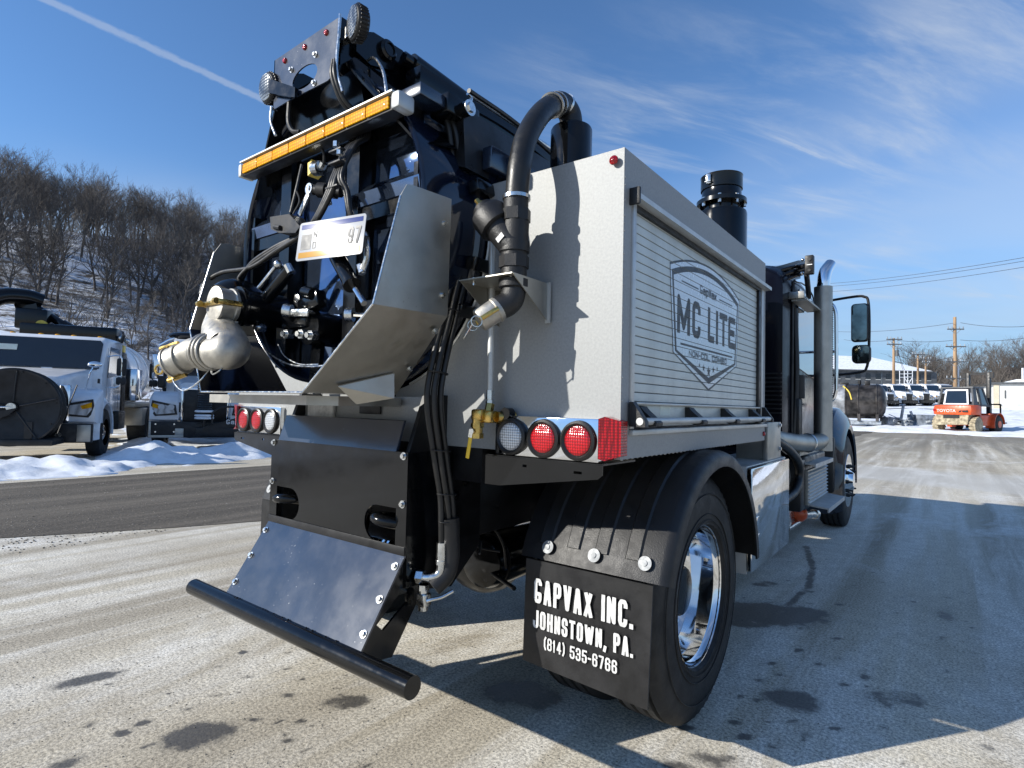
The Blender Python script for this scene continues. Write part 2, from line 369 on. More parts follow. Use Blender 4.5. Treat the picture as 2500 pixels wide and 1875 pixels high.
# ---- heavy condensed stroke lettering
_O = [(0,.12),(0,.88),(.22,1),(.78,1),(1,.88),(1,.12),(.78,0),(.22,0),(0,.12)]
GLY = {
 'O': [_O], '0': [_O], 'G': [[(1,.86),(1,.88),(.78,1),(.22,1),(0,.88),(0,.12),(.22,0),(.78,0),(1,.12),(1,.36),(.55,.36)]],
 'A': [[(0,0),(.42,1),(.58,1),(1,0)],[(.16,.27),(.84,.27)]], 'P': [[(0,0),(0,1),(.78,1),(1,.88),(1,.57),(.78,.46),(0,.46)]],
 'V': [[(0,1),(.46,0),(.54,0),(1,1)]], 'X': [[(0,1),(1,0)],[(1,1),(0,0)]], 'I': [[(.5,0),(.5,1)]], 'N': [[(0,0),(0,1),(1,0),(1,1)]],
 'C': [[(1,.82),(1,.88),(.78,1),(.22,1),(0,.88),(0,.12),(.22,0),(.78,0),(1,.12),(1,.18)]], '.': [[(.5,0),(.5,.04)]], ',': [[(.7,.04),(.3,-.16)]],
 'J': [[(1,1),(1,.12),(.78,0),(.22,0),(0,.12),(0,.3)]], 'H': [[(0,0),(0,1)],[(1,0),(1,1)],[(0,.5),(1,.5)]],
 'S': [[(1,.74),(1,.88),(.78,1),(.22,1),(0,.88),(0,.62),(.16,.54),(.84,.46),(1,.38),(1,.12),(.78,0),(.22,0),(0,.12),(0,.27)]],
 'T': [[(0,1),(1,1)],[(.5,1),(.5,0)]], 'W': [[(0,1),(.24,0),(.5,.9),(.76,0),(1,1)]], 'M': [[(0,0),(0,1),(.5,.12),(1,1),(1,0)]], 'L': [[(0,1),(0,0),(1,0)]],
 'E': [[(1,1),(0,1),(0,0),(1,0)],[(0,.5),(.85,.5)]], 'D': [[(0,0),(0,1),(.75,1),(1,.87),(1,.13),(.75,0),(0,0)]], 'Y': [[(0,1),(.5,.5),(1,1)],[(.5,.5),(.5,0)]],
 'B': [[(0,0),(0,1),(.78,1),(.95,.9),(.95,.6),(.78,.52),(0,.52)],[(.78,.52),(1,.42),(1,.1),(.78,0),(0,0)]],
 '8': [[(.2,.52),(.03,.62),(.03,.9),(.22,1),(.78,1),(.97,.9),(.97,.62),(.8,.52),(1,.42),(1,.1),(.78,0),(.22,0),(0,.1),(0,.42),(.2,.52),(.8,.52)]], '1': [[(.1,.8),(.5,1),(.5,0)]],
 '4': [[(.72,0),(.72,1),(0,.28),(1,.28)]], '5': [[(1,1),(.05,1),(0,.52),(.22,.6),(.78,.6),(1,.5),(1,.1),(.78,0),(.22,0),(0,.1),(0,.25)]],
 '3': [[(0,.76),(0,.9),(.22,1),(.78,1),(1,.9),(1,.6),(.82,.52),(.35,.52)],[(.82,.52),(1,.44),(1,.1),(.78,0),(.22,0),(0,.1),(0,.24)]],
 '6': [[(1,.75),(1,.88),(.78,1),(.22,1),(0,.88),(0,.12),(.22,0),(.78,0),(1,.12),(1,.45),(.78,.56),(.22,.56),(0,.47)]], '7': [[(0,1),(1,1),(.4,0)]],
 '9': [[(0,.25),(0,.12),(.22,0),(.78,0),(1,.12),(1,.88),(.78,1),(.22,1),(0,.88),(0,.55),(.22,.44),(.78,.44),(1,.53)]],
 '2': [[(0,.72),(0,.88),(.22,1),(.78,1),(1,.88),(1,.6),(0,.1),(0,0),(1,0)]], '(': [[(.9,1.06),(.2,.8),(.2,.2),(.9,-.06)]], ')': [[(.1,1.06),(.8,.8),(.8,.2),(.1,-.06)]], '-': [[(0,.45),(1,.45)]],
 'a': [[(.05,.6),(.25,.68),(.78,.68),(1,.58),(1,0)],[(1,.38),(.22,.38),(0,.28),(0,.1),(.22,0),(.78,0),(1,.1)]], 'p': [[(0,-.3),(0,.66),(.78,.66),(1,.56),(1,.1),(.78,0),(0,0)]], 'x': [[(0,.66),(1,0)],[(1,.66),(0,0)]] }
GW = {'I': .32, '.': .32, ',': .4, '1': .55, '-': .6, '(': .5, ')': .5, ' ': .55, 'M': 1.4, 'W': 1.45}
def stroke_text(name, txt, x0, x1, h, o, ux, uy, m, parent, t=.17, gap=.24, wrap=None):
    ux, uy, o = V(ux), V(uy), V(o); nz = ux.cross(uy).normalized(); th = t*h
    tot = sum(GW.get(c, 1) for c in txt)+gap*(len(txt)-1); k = (x1-x0)/tot; x = x0; mb = MB(); n = 0
    for c in txt:
        w_ = GW.get(c, 1)*k
        for pl in GLY.get(c, []):
            tx = min(th, w_*.42)
            q = [Vector((x+tx/2+p[0]*(w_-tx), th/2+p[1]*(h-th))) if c not in 'I.' else Vector((x+w_/2, th/2+p[1]*(h-th))) for p in pl]
            if c in 'I.1': q = [Vector(v) for v in q]
            for i in range(len(q)-1):
                a, b = q[i], q[i+1]; d = (b-a).normalized(); nn_ = Vector((-d.y, d.x))*th*.5
                if i == 0: a = a-d*th*(.5 if len(pl) > 2 or c not in 'XV' else .0)*.98
                if i == len(q)-2: b = b+d*th*.49
                n += 1; off = nz*(n*3e-5)
                mb.bm.faces.new([mb.bm.verts.new(o+ux*v.x+uy*v.y+off) for v in (a-nn_, b-nn_, b+nn_, a+nn_)])
                if i:
                    n += 1; off = nz*(n*3e-5)
                    mb.bm.faces.new([mb.bm.verts.new(o+ux*(q[i].x+th*.5*math.cos(R(45*k_+22)))+uy*(q[i].y+th*.5*math.sin(R(45*k_+22)))+off) for k_ in range(8)])
        x += w_+gap*k
    return mb.obj(name, m, parent, 0)
# ================================================================== ground, road, snow, hillside
import numpy as np
from mathutils import noise as mn
def smst(t): t = max(0., min(1., t)); return t*t*(3-2*t)
def GH(x, y):
    g = interp(y, [14, 38, 44, 90, 160, 300, 600], [0, .26, .56, 2.45, 6.2, 10, 14])
    u = -x-46+6*mn.noise((x*.02, y*.02, 0))
    if u > 0:
        h = 34*smst(u/104)+.04*max(0, u-80)
        h += 1.6*mn.noise((x*.05, y*.05, 3))*min(1, u/30)
        g += h*(1 if y < 160 else max(.2, 1-(y-160)/200))
    return g
def graded(a, b, step, lo, hi, gr=1.16):
    c = list(np.arange(a, b+step*.5, step)); s = step; x = c[-1]
    while x < hi: s *= gr; x += s; c.append(x)
    s = step; x = a; l = []
    while x > lo: s *= gr; x -= s; l.append(x)
    return np.array(l[::-1]+c)
gx = graded(-2.4, 2.9, .025, -900, 900); gy = graded(-1.5, 4.4, .025, -700, 1300)
nx, ny = len(gx), len(gy)
XX, YY = np.meshgrid(gx, gy)
ZZ = np.zeros_like(XX)
for j in range(ny):
    for i in range(nx):
        if gy[j] > 14 or gx[i] < -40: ZZ[j, i] = GH(gx[i], gy[j])
co = np.stack([XX, YY, ZZ], -1).reshape(-1, 3)
idx = np.arange(nx*ny).reshape(ny, nx)
fa = np.stack([idx[:-1, :-1], idx[:-1, 1:], idx[1:, 1:], idx[1:, :-1]], -1).reshape(-1, 4)
def np_mesh(name, co, fa):
    me = bpy.data.meshes.new(name); me.vertices.add(len(co)); me.vertices.foreach_set('co', co.astype(np.float32).ravel())
    me.loops.add(fa.size); me.loops.foreach_set('vertex_index', fa.astype(np.int32).ravel())
    me.polygons.add(len(fa)); me.polygons.foreach_set('loop_start', np.arange(0, fa.size, 4, dtype=np.int32)); me.polygons.foreach_set('use_smooth', np.ones(len(fa), bool))
    me.update(calc_edges=True); return me
gme = np_mesh('ground', co, fa)
wet = np.zeros(nx*ny, np.float32); px, py = co[:, 0], co[:, 1]
def blob(x, y, a, b, ang, s=1.):
    c, q = math.cos(R(ang)), math.sin(R(ang)); dx, dy = px-x, py-y
    d = np.sqrt(((dx*c+dy*q)/a)**2+((dy*c-dx*q)/b)**2)
    np.maximum(wet, s*np.clip(1.55-d*.75, 0, 1), out=wet)
for q in ((-.25, -.61, .105, .075, 60, 1), (-1.09, -.73, .11, .045, 75, .95), (-.43, -.975, .055, .03, 70, .85),
          (1.12, 2.28, .30, .17, 40, 1), (1.30, 2.44, .17, .10, 60, 1), (.93, 2.28, .16, .10, 20, .9), (1.06, 2.02, .17, .06, 30, .85),
          (1.495, 1.20, .10, .075, 30, .95), (1.87, 1.53, .17, .07, 40, .62), (1.55, 1.15, .07, .05, 30, .7), (.52, .45, .16, .10, 20, .9), (.95, 2.95, .10, .05, 60, .8),
          (2.045, 3.05, .05, .11, 0, .7), (-.02, -.10, .05, .09, -40, .8), (1.35, .50, .06, .04, 0, .7), (1.29, .40, .08, .03, 20, .8), (1.42, .56, .06, .035, 20, .6)): blob(*q)
rs_ = random.Random(5)
for (x, y) in ((-.508, -.714), (-.493, -.791), (-.326, -.759), (-.495, -.42), (-.484, -.563), (-.476, -.513), (-.19, -.418), (-.101, -.367), (-.04, -.309), (-.836, -.131), (-.564, -.257), (-.499, -.091), (-.09, -.071), (.044, -.411), (.147, -.416), (-.263, -.225), (-1.586, -.77), (-.652, -.849),
               (1.408, .749), (1.354, .836), (1.21, .669), (1.514, .749), (1.6, .923), (1.845, 2.468), (2.056, 3.508), (1.327, 1.529), (1.331, 1.299), (1.373, 1.089), (1.408, 1.809), (1.474, 2.82), (1.316, 2.703), (1.729, 1.678), (1.659, 1.521), (1.688, 1.057), (1.533, .993), (1.839, 1.199), (2.185, 1.297)):
    blob(x, y, rs_.uniform(.018, .036), rs_.uniform(.012, .022), rs_.uniform(30, 90), rs_.uniform(.65, .95))
for i in range(150):
    x, y = rs_.gauss(-.2, .55), rs_.gauss(-.4, .4)
    if rs_.random() < .6: x, y = rs_.uniform(.9, 2.4), rs_.uniform(.5, 4.2)
    r = rs_.uniform(.007, .017); blob(x, y, r*rs_.uniform(1, 2.2), r, rs_.uniform(30, 90), rs_.uniform(.5, .9))
for (p, q) in (((.96, 4.5), (1.15, 3.74)), ((1.15, 3.74), (1.23, 3.1)), ((1.23, 3.1), (1.20, 2.56))):
    for t in np.linspace(0, 1, 24): blob(lerp(p[0], q[0], t), lerp(p[1], q[1], t), .045, .022, 80, .8)
at = gme.attributes.new('wet', 'FLOAT', 'POINT'); at.data.foreach_set('value', wet)
# ground material: salt-dusted asphalt with tyre sweeps, damp patches and grit
m = bpy.data.materials.new('ground'); m.use_nodes = True; t = m.node_tree; b = t.nodes['Principled BSDF']
g = N(t, 'ShaderNodeTexCoord').outputs['Object']
def mapped(rot, sc, loc=(0, 0, 0)):
    n = N(t, 'ShaderNodeMapping'); n.inputs['Rotation'].default_value = (0, 0, rot); n.inputs['Scale'].default_value = sc; n.inputs['Location'].default_value = loc
    t.links.new(g, n.inputs[0]); return n.outputs[0]
sweep = noise(t, mapped(R(-20), (1.5, .10, 1)), 1.0, 7, .6, .35)
sweep2 = noise(t, mapped(R(12), (3.4, .16, 1), (3, 1, 0)), 1.0, 6, .62, .5)
large = noise(t, g, .35, 4, .5)
grain = noise(t, g, 75, 3, .7); grit = noise(t, g, 190, 2, .6); mid = noise(t, g, 9, 5, .6)
c = mixc(t, ramp(t, sweep, .34, .66), (.37, .325, .25), (.66, .60, .475))
c = mixc(t, ramp(t, sweep2, .44, .66, 0, .8), c, (.80, .765, .68))
salt = noise(t, mapped(R(-35), (.9, .45, 1), (7, 2, 0)), 1.0, 8, .68, .6)
c = mixc(t, ramp(t, salt, .50, .68, 0, .75), c, (.84, .82, .76))
c = mixc(t, ramp(t, large, .42, .68, 0, .55), c, (.42, .36, .265))
c = mixc(t, ramp(t, mid, .35, .65, 0, .25), c, (.32, .28, .215))
gm = N(t, 'ShaderNodeMix', data_type='RGBA', blend_type='MULTIPLY'); gm.inputs[0].default_value = 1
gr = ramp(t, math_(t, 'ADD', math_(t, 'MULTIPLY', grain, .65), math_(t, 'MULTIPLY', grit, .35)), .34, .66, .45, 1.42)
t.links.new(c, gm.inputs[6]); t.links.new(gr, gm.inputs[7]); c = gm.outputs[2]
# dark band across the yard ahead of the truck and bare wet asphalt further out
sp = N(t, 'ShaderNodeSeparateXYZ'); t.links.new(g, sp.inputs[0]); gyv = sp.outputs[1]
ys = math_(t, 'ADD', gyv, math_(t, 'MULTIPLY', math_(t, 'SUBTRACT', noise(t, mapped(0, (.15, .5, 1)), 1, 5), .5), 9))
far = math_(t, 'MULTIPLY', ramp(t, ys, 16, 25), ramp(t, noise(t, mapped(R(80), (2.6, .08, 1)), 1, 6, .6), .30, .62))
far = math_(t, 'MAXIMUM', far, ramp(t, ys, 27, 32))
c = mixc(t, math_(t, 'MULTIPLY', far, .75), c, (.16, .145, .115))
streakw = math_(t, 'MULTIPLY', ramp(t, ys, 9.5, 12), ramp(t, ys, 17, 13.5))
c = mixc(t, math_(t, 'MULTIPLY', streakw, .55), c, (.52, .52, .50))
an = N(t, 'ShaderNodeAttribute'); an.attribute_name = 'wet'
wv = math_(t, 'ADD', an.outputs['Fac'], math_(t, 'MULTIPLY', math_(t, 'SUBTRACT', noise(t, g, 7, 8, .74), .5), 1.7))
wv = math_(t, 'MULTIPLY', ramp(t, wv, .50, .82), ramp(t, an.outputs['Fac'], 0, .25))
halo = ramp(t, an.outputs['Fac'], .15, .8, 0, .30)
c = mixc(t, halo, c, (.16, .145, .12))
c = mixc(t, math_(t, 'MULTIPLY', wv, .80), c, (.045, .043, .042))
t.links.new(c, b.inputs['Base Color'])
rr = N(t, 'ShaderNodeMix', data_type='FLOAT'); t.links.new(wv, rr.inputs[0]); rr.inputs[2].default_value = .88; rr.inputs[3].default_value = .5; t.links.new(rr.outputs[0], b.inputs['Roughness'])
bn = N(t, 'ShaderNodeBump'); bn.inputs['Strength'].default_value = .55; bn.inputs['Distance'].default_value = .004
t.links.new(grain, bn.inputs['Height']); t.links.new(bn.outputs[0], b.inputs['Normal'])
gme.materials.append(m)
go = bpy.data.objects.new('ground', gme); COL.objects.link(go); struct(go)

# bare road strip on the left
def strip(name, edgeA, edgeB, z, n, mname, na=90, jit=.12):
    co = []; fa = []
    for i in range(na+1):
        y = lerp(-26, 60, i/na); a = edgeA(y)+jit*(mn.noise((0, y*.6, 1))+.6*mn.noise((0, y*2.3, 5))); c = edgeB(y)+jit*3*(mn.noise((4, y*.5, 1))+.5*mn.noise((4, y*2.1, 1)))
        for k in range(n+1): co.append((lerp(a, c, k/n), y, z+(GH(0, y) if y > 14 else 0)))
    for i in range(na):
        for k in range(n): fa.append((i*(n+1)+k, i*(n+1)+k+1, (i+1)*(n+1)+k+1, (i+1)*(n+1)+k))
    me = np_mesh(name, np.array(co), np.array(fa)); me.materials.append(MATS[mname]); o = bpy.data.objects.new(name, me); COL.objects.link(o); return struct(o)
m = bpy.data.materials.new('road_asphalt'); m.use_nodes = True; t = m.node_tree; b = t.nodes['Principled BSDF']; MATS['road_asphalt'] = m
g = N(t, 'ShaderNodeTexCoord').outputs['Object']
sw = noise(t, mapped(R(-14), (2.2, .12, 1)), 1, 7, .65, .4); gr1 = noise(t, g, 34, 3, .7); gr2 = noise(t, g, 90, 2, .6)
c = mixc(t, ramp(t, sw, .40, .72), (.060, .050, .037), (.15, .128, .098))
c = mixc(t, ramp(t, math_(t, 'ADD', math_(t, 'MULTIPLY', gr1, .5), math_(t, 'MULTIPLY', gr2, .5)), .50, .66, 0, .8), c, (.21, .18, .14))
t.links.new(c, b.inputs['Base Color']); b.inputs['Roughness'].default_value = .9
bn = N(t, 'ShaderNodeBump'); bn.inputs['Strength'].default_value = .8; bn.inputs['Distance'].default_value = .01; t.links.new(gr1, bn.inputs['Height']); t.links.new(bn.outputs[0], b.inputs['Normal'])
strip('road', lambda y: -8.9+.05*y, lambda y: -4.52+.42*y if y < 6 else -2.0+.02*(y-6), .005, 24, 'road_asphalt')

# snow: lumpy banks by the parked trucks
def snow_patch(name, x0, x1, y0, y1, nx, ny, hf):
    xs = np.linspace(x0, x1, nx); ys = np.linspace(y0, y1, ny); co = [(x, y, hf(x, y)) for y in ys for x in xs]
    idx = np.arange(nx*ny).reshape(ny, nx)
    fa = np.stack([idx[:-1, :-1], idx[:-1, 1:], idx[1:, 1:], idx[1:, :-1]], -1).reshape(-1, 4)
    me = np_mesh(name, np.array(co), fa); me.materials.append(MATS['snow']); o = bpy.data.objects.new(name, me); COL.objects.link(o); return struct(o)
def bank(x, y):
    n1 = mn.fractal((x*1.1, y*1.1, 0), 1, 2, 5); n2 = mn.noise((x*.35, y*.35, 9)); n3 = mn.fractal((x*4, y*4, 2), .9, 2, 4)
    e = -9.05-.22*max(0, y-1)+.35*mn.noise((0, y*.8, 2))
    ridge = math.exp(-((x-(e-1.15))/.75)**2)*(.24+.16*n1+.10*n2)
    n4 = mn.fractal((x*9, y*9, 5), .9, 2, 3)
    base = -.02+.06*n1+.035*n3+.016*n4
    yr = 1.05+(-12.6-x)*.40         # lane centre of the first truck, cleared to dirt
    clear = math.exp(-((y-yr)/1.5)**2) if x < -11.3 else 0
    z = ridge*(1 if y > 2 else .8)+base+.05*smst((-x-10)/3)+.05*n2-clear*.16
    lane = math.exp(-((y-(3.75+(-12.6-x)*.42))/.7)**2) if x < -11 else 0
    z += lane*(.10+.05*n1)
    z -= .35*smst((x-e)/.35)
    return z+(GH(x, y) if y > 14 else 0)
snow_patch('snow_bank', -46, -8.4, -9, 16, 330, 240, bank)
def lumps(x, y): return mn.fractal((x*.55, y*.55, 4), 1, 2, 4)
def sf(x, y):
    e = 37.5-.10*(x)+1.6*mn.noise((x*.25, 2, 2))+.7*mn.noise((x*.9, 2, 7))
    return GH(x, y)+.06+.13*lumps(x, y)-.5*smst((e-y)/1.5)+.12*math.exp(-((y-e-1)/1.0)**2)
snow_patch('snow_field', -40, 60, 33, 75, 260, 170, sf)
snow_patch('snow_field', -70, 90, 74.5, 230, 160, 160, lambda x, y: GH(x, y)+.10+.15*lumps(x*.5, y*.5))

# wooded hillside: snow broken by leaf litter and brush
hx = np.linspace(-210, -44, 200); hy = np.linspace(-60, 200, 260)
hco = np.array([(x, y, GH(x, y)+.75+.25*mn.fractal((x*.35, y*.35, 0), 1, 2, 4)) for y in hy for x in hx])
hid = np.arange(len(hx)*len(hy)).reshape(len(hy), len(hx))
hme = np_mesh('hillside', hco, np.stack([hid[:-1, :-1], hid[:-1, 1:], hid[1:, 1:], hid[1:, :-1]], -1).reshape(-1, 4))
m = bpy.data.materials.new('hill_snow'); m.use_nodes = True; t = m.node_tree; b = t.nodes['Principled BSDF']
g = N(t, 'ShaderNodeTexCoord').outputs['Object']
k1 = noise(t, mapped(R(0), (.6, .28, .6)), 1.0, 8, .70, .6); k2 = noise(t, g, .05, 3, .5); k3 = noise(t, g, 2.4, 5, .7)
v = math_(t, 'ADD', math_(t, 'MULTIPLY', k1, .6), math_(t, 'ADD', math_(t, 'MULTIPLY', k2, .28), math_(t, 'MULTIPLY', k3, .22)))
c = mixc(t, ramp(t, v, .525, .625), (.74, .78, .84), (.085, .070, .056))
t.links.new(c, b.inputs['Base Color']); b.inputs['Roughness'].default_value = .9
hme.materials.append(m); ho = bpy.data.objects.new('hillside', hme); COL.objects.link(ho); struct(ho)
# low wooded ridge far off on the right, closing the valley
rco = []; RN, RM = 160, 8
for i in range(RN+1):
    a = R(-100+200*i/RN); d = 430+60*mn.noise((a*2, 0, 0))
    hgt = 34+14*mn.noise((a*5, 1, 0))+5*mn.fractal((a*30, 0, 0), 1, 2, 4)
    if math.degrees(a) > -8: hgt *= .82
    if -14 < math.degrees(a) < -5: hgt += 16*math.exp(-((math.degrees(a)+9)/2.2)**2)
    for k in range(RM+1):
        tt = k/RM; dd = d+120*tt; rco.append((math.sin(a)*dd, math.cos(a)*dd, 4+hgt*smst(tt)+(2.2*mn.fractal((a*160, tt*9, 0), 1, 2, 3) if k else 0)))
rfa = np.array([(i*(RM+1)+k, (i+1)*(RM+1)+k, (i+1)*(RM+1)+k+1, i*(RM+1)+k+1) for i in range(RN) for k in range(RM)])
rme = np_mesh('far_hills', np.array(rco), rfa); rme.materials.append(MATS['hill_wood']); ro = bpy.data.objects.new('far_hills', rme); COL.objects.link(ro); struct(ro)

# loose grit on the paving and coarse gravel along the bare road: far too many to count
def pebbles(name, n, pick, r0, r1, seed, label):
    rp_ = random.Random(seed); base = np.array([(1, 0, 0), (0, 1, 0), (-1, 0, 0), (0, -1, 0), (0, 0, .8), (0, 0, -.5)]); tri = np.array([(0, 1, 4), (1, 2, 4), (2, 3, 4), (3, 0, 4), (1, 0, 5), (2, 1, 5), (3, 2, 5), (0, 3, 5)])
    vs_ = []; fs_ = []
    for i in range(n):
        x, y = pick(rp_); r = rp_.uniform(r0, r1); a = rp_.uniform(0, 6.28); c, q = math.cos(a)*r, math.sin(a)*r
        b_ = base*np.array([[rp_.uniform(.6, 1.3)]*3 for _ in range(6)]); vs_.append(np.stack([x+b_[:, 0]*c-b_[:, 1]*q, y+b_[:, 0]*q+b_[:, 1]*c, .3*r+b_[:, 2]*r*.7], 1)); fs_.append(tri+6*i)
    me = bpy.data.meshes.new(name); me.from_pydata(np.concatenate(vs_).tolist(), [], np.concatenate(fs_).tolist()); me.materials.append(MATS['pebble'])
    o = bpy.data.objects.new(name, me); COL.objects.link(o); o['kind'] = 'stuff'; tag(o, label, 'gravel')
pebbles('gravel', 7000, lambda r: (r.uniform(-8.7, -4.0), r.uniform(-1.2, 6)), .004, .013, 3, 'loose gravel strewn over the bare dark road strip')
pebbles('grit', 3000, lambda r: (r.gauss(-.3, 1.5), r.gauss(-.1, 1.1)), .0015, .0045, 4, 'fine grit lying on the pale paving in the foreground')
# ================================================================== the vacuum truck
T = thing('vacuum_truck', 'black and silver vacuum truck parked in the foreground, seen from its right rear corner', 'vacuum truck')
NX, NY, NZ = V(1, 0, 0), V(0, 1, 0), V(0, 0, 1)

# ---- chassis
ch = MB()
for s in (-1, 1): ch.bx(s*.37, s*.445, .0, 6.9, .74, .99, .008)
for y in (.05, 1.5, 2.6, 3.8, 5.2): ch.bx(-.37, .37, y, y+.1, .78, .95)
ch.bx(-.62, .62, .02, 2.95, 1.0, 1.16)
ch.bx(-.9, .9, 2.5, 3.2, .70, 1.0)
ch.obj('chassis_frame', 'black_frame', T)
MB().cyl((-.95, .78, .51), (.95, .78, .51), .085).ball((0, .78, .51), .24, (1.1, .8, 1)).obj('rear_axle', 'black_frame', T)
MB().cyl((-.95, 5.95, .5), (.95, 5.95, .5), .06).obj('front_axle', 'black_frame', T)
# end plates of the frame with bolts
for s in (-1, 1):
    p = MB().sheet([(-.20, .60), (.05, .56), (.22, .70), (.22, 1.34), (-.12, 1.34), (-.20, 1.12)], [], (s*.425, 0, 0), NY, NZ, .02*1)
    fp = p.obj('frame_end_plate', 'black_frame', T)
    for (y, z) in ((-.10, .98), (-.02, 1.02), (-.055, .855), (-.10, .79), (-.02, .80), (-.07, .73), (-.11, .66), (.06, .93), (.07, .78), (.12, .98)):
        MB().bolt((s*.447 if s > 0 else s*.427, y, z), (s, 0, 0), .013 if z != .855 else .02).obj('bolt', 'zinc' if z == .855 else 'black_paint', fp)

# ---- rear bumper: sill, upright plate, tilted step plate, push tube
MB().prism([(-.40, -.236, 1.122), (.41, -.236, 1.122), (.41, -.200, 1.236), (-.40, -.200, 1.236)], (0, .012, .003)).obj('bumper_sill', 'navy_sky_sheen', T)
holeL = [(-.412, .768), (-.27, .768)]+[(-.30+.075*math.cos(a), .8385+.0705*math.sin(a)) for a in [R(-80+160*i/12) for i in range(13)]]+[(-.412, .909)]
holeL = [(-.412, .768)]+[(-.30+.072*math.cos(R(-88+176*i/14)), .8385+.0705*math.sin(R(-88+176*i/14))) for i in range(15)]+[(-.412, .909)]
holeR = [(-x, z) for x, z in holeL][::-1]
up = MB().sheet([(-.469, .742), (.469, .742), (.469, 1.121), (-.469, 1.121)], [holeL, holeR], (0, -.229, 0), NX, NZ, -.008)
up = up.obj('bumper_plate', 'black_paint', T)
for s in (-1, 1):
    for z in (1.107, .928): MB().bolt((s*.448, -.2295, z), (0, -1, 0), .010).obj('bolt', 'zinc', up)
    MB().bx(s*.425, s*.469, -.2289+.008, .0, .62, 1.118).obj('bumper_side', 'black_paint', T)
    h = MB(); h.torus((s*.345, -.175, .845), (.1*s, .2, 1), .062, .022, 28, 12, sc=(1.25, 1)); h.obj('tow_hook', 'black_paint', T)
# tilted plate
a, b = V(0, -.2295, .742), V(0, -.423, .444); dn = (b-a).normalized(); nn = NX.cross(dn).normalized()
if nn.y > 0: nn = -nn
st = MB().prism([a+NX*-.468, a+NX*.468, b+NX*.468, b+NX*-.468], nn*-.008).obj('step_plate', 'navy_sky_sheen', T)
for s in (-1, 1):
    for t in (.13, .475, .82): MB().bolt(lerp(a, b, t)+NX*s*.446+nn*.0005, nn, .010).obj('bolt', 'zinc', st)
MB().bx(-.468, .468, -.2335, -.2295, .740, .772, .001).obj('plate_lip', 'black_satin', T)
MB().cyl((-.752, -.428, .421), (.738, -.428, .421), .036, n=28).cyl((-.755, -.428, .421), (-.752, -.428, .421), .0345, n=28).obj('push_tube', 'black_paint', T)
wd = MB()
for i in range(46):
    x = -.46+.92*i/45
    wd.ball((x, -.424+random.uniform(-.002, .002), .452+random.uniform(-.002, .002)), random.uniform(.004, .008), u=7, v=5)
wd.obj('weld_bead', 'black_paint', T)
for s in (-1, 1):      # gussets below the step plate, each with a cut-out
    g = MB().sheet([(-.222, .738), (-.415, .448), (-.40, .40), (-.27, .385), (-.12, .60), (-.10, .74)],
                   [[(-.345, .52), (-.315, .492), (-.205, .565), (-.21, .60), (-.25, .60)]], (s*.45, 0, 0), NY, NZ, .01)
    g.obj('gusset', 'black_paint', T)

# ---- tail light panels
lamp_ring = MB().lathe([(.050, .012), (.058, .020), (.066, .016), (.068, .0)], (0, 0, 0), (0, -1, 0), 36, False).mesh('lamp_ring', 'hose_rubber')
def lens(mn):
    return MB().lathe([(.051, .010), (.049, .014), (.040, .017), (.02, .019), (.001, .0195)], (0, 0, 0), (0, -1, 0), 32).mesh('lamp_lens', mn)
lr, lc = lens('red_lens'), lens('clear_lens')
def addm(name, me, parent, loc=(0, 0, 0), rot=None):
    o = bpy.data.objects.new(name, me); COL.objects.link(o); o.parent = parent; o.location = loc
    if rot: o.rotation_euler = rot
    return o
for s in (-1, 1):
    pn = MB().bx(s*.728, s*1.162, -.037, .03, 1.124, 1.268, .004).obj('tail_light_panel', 'polished_plate', T)
    for x, m in ((.809, lc), (.949, lr), (1.089, lr)):
        addm('lamp_ring', lamp_ring, pn, (s*x, -.037, 1.193)); addm('lamp_lens', m, pn, (s*x, -.037, 1.193))
    MB().prism([(s*1.166, -.050, 1.138), (s*1.166, -.050, 1.268), (s*1.190, -.052, 1.276), (s*1.232, -.018, 1.262), (s*1.232, -.018, 1.150), (s*1.190, -.052, 1.134)], (0, .045, 0)).obj('corner_marker', 'red_lens', T)
    br = MB().sheet([(s*.69, 1.012), (s*.76, 1.012), (s*1.165, 1.072), (s*1.180, 1.085), (s*1.180, 1.118), (s*.69, 1.118)], [[(s*1.07, 1.083), (s*1.105, 1.083), (s*1.105, 1.092), (s*1.07, 1.092)], [(s*.862, 1.088), (s*.88, 1.088), (s*.88, 1.097), (s*.862, 1.097)]], (0, -.044, 0), NX, NZ, -.006 if s > 0 else .006)
    br.obj('lamp_bracket', 'black_paint', T)
    MB().prism([(s*.69, -.038, 1.116), (s*1.18, -.038, 1.116), (s*1.18, .2, 1.116), (s*.5, .2, 1.116)], (0, 0, .006)).obj('bracket_shelf', 'black_paint', T)

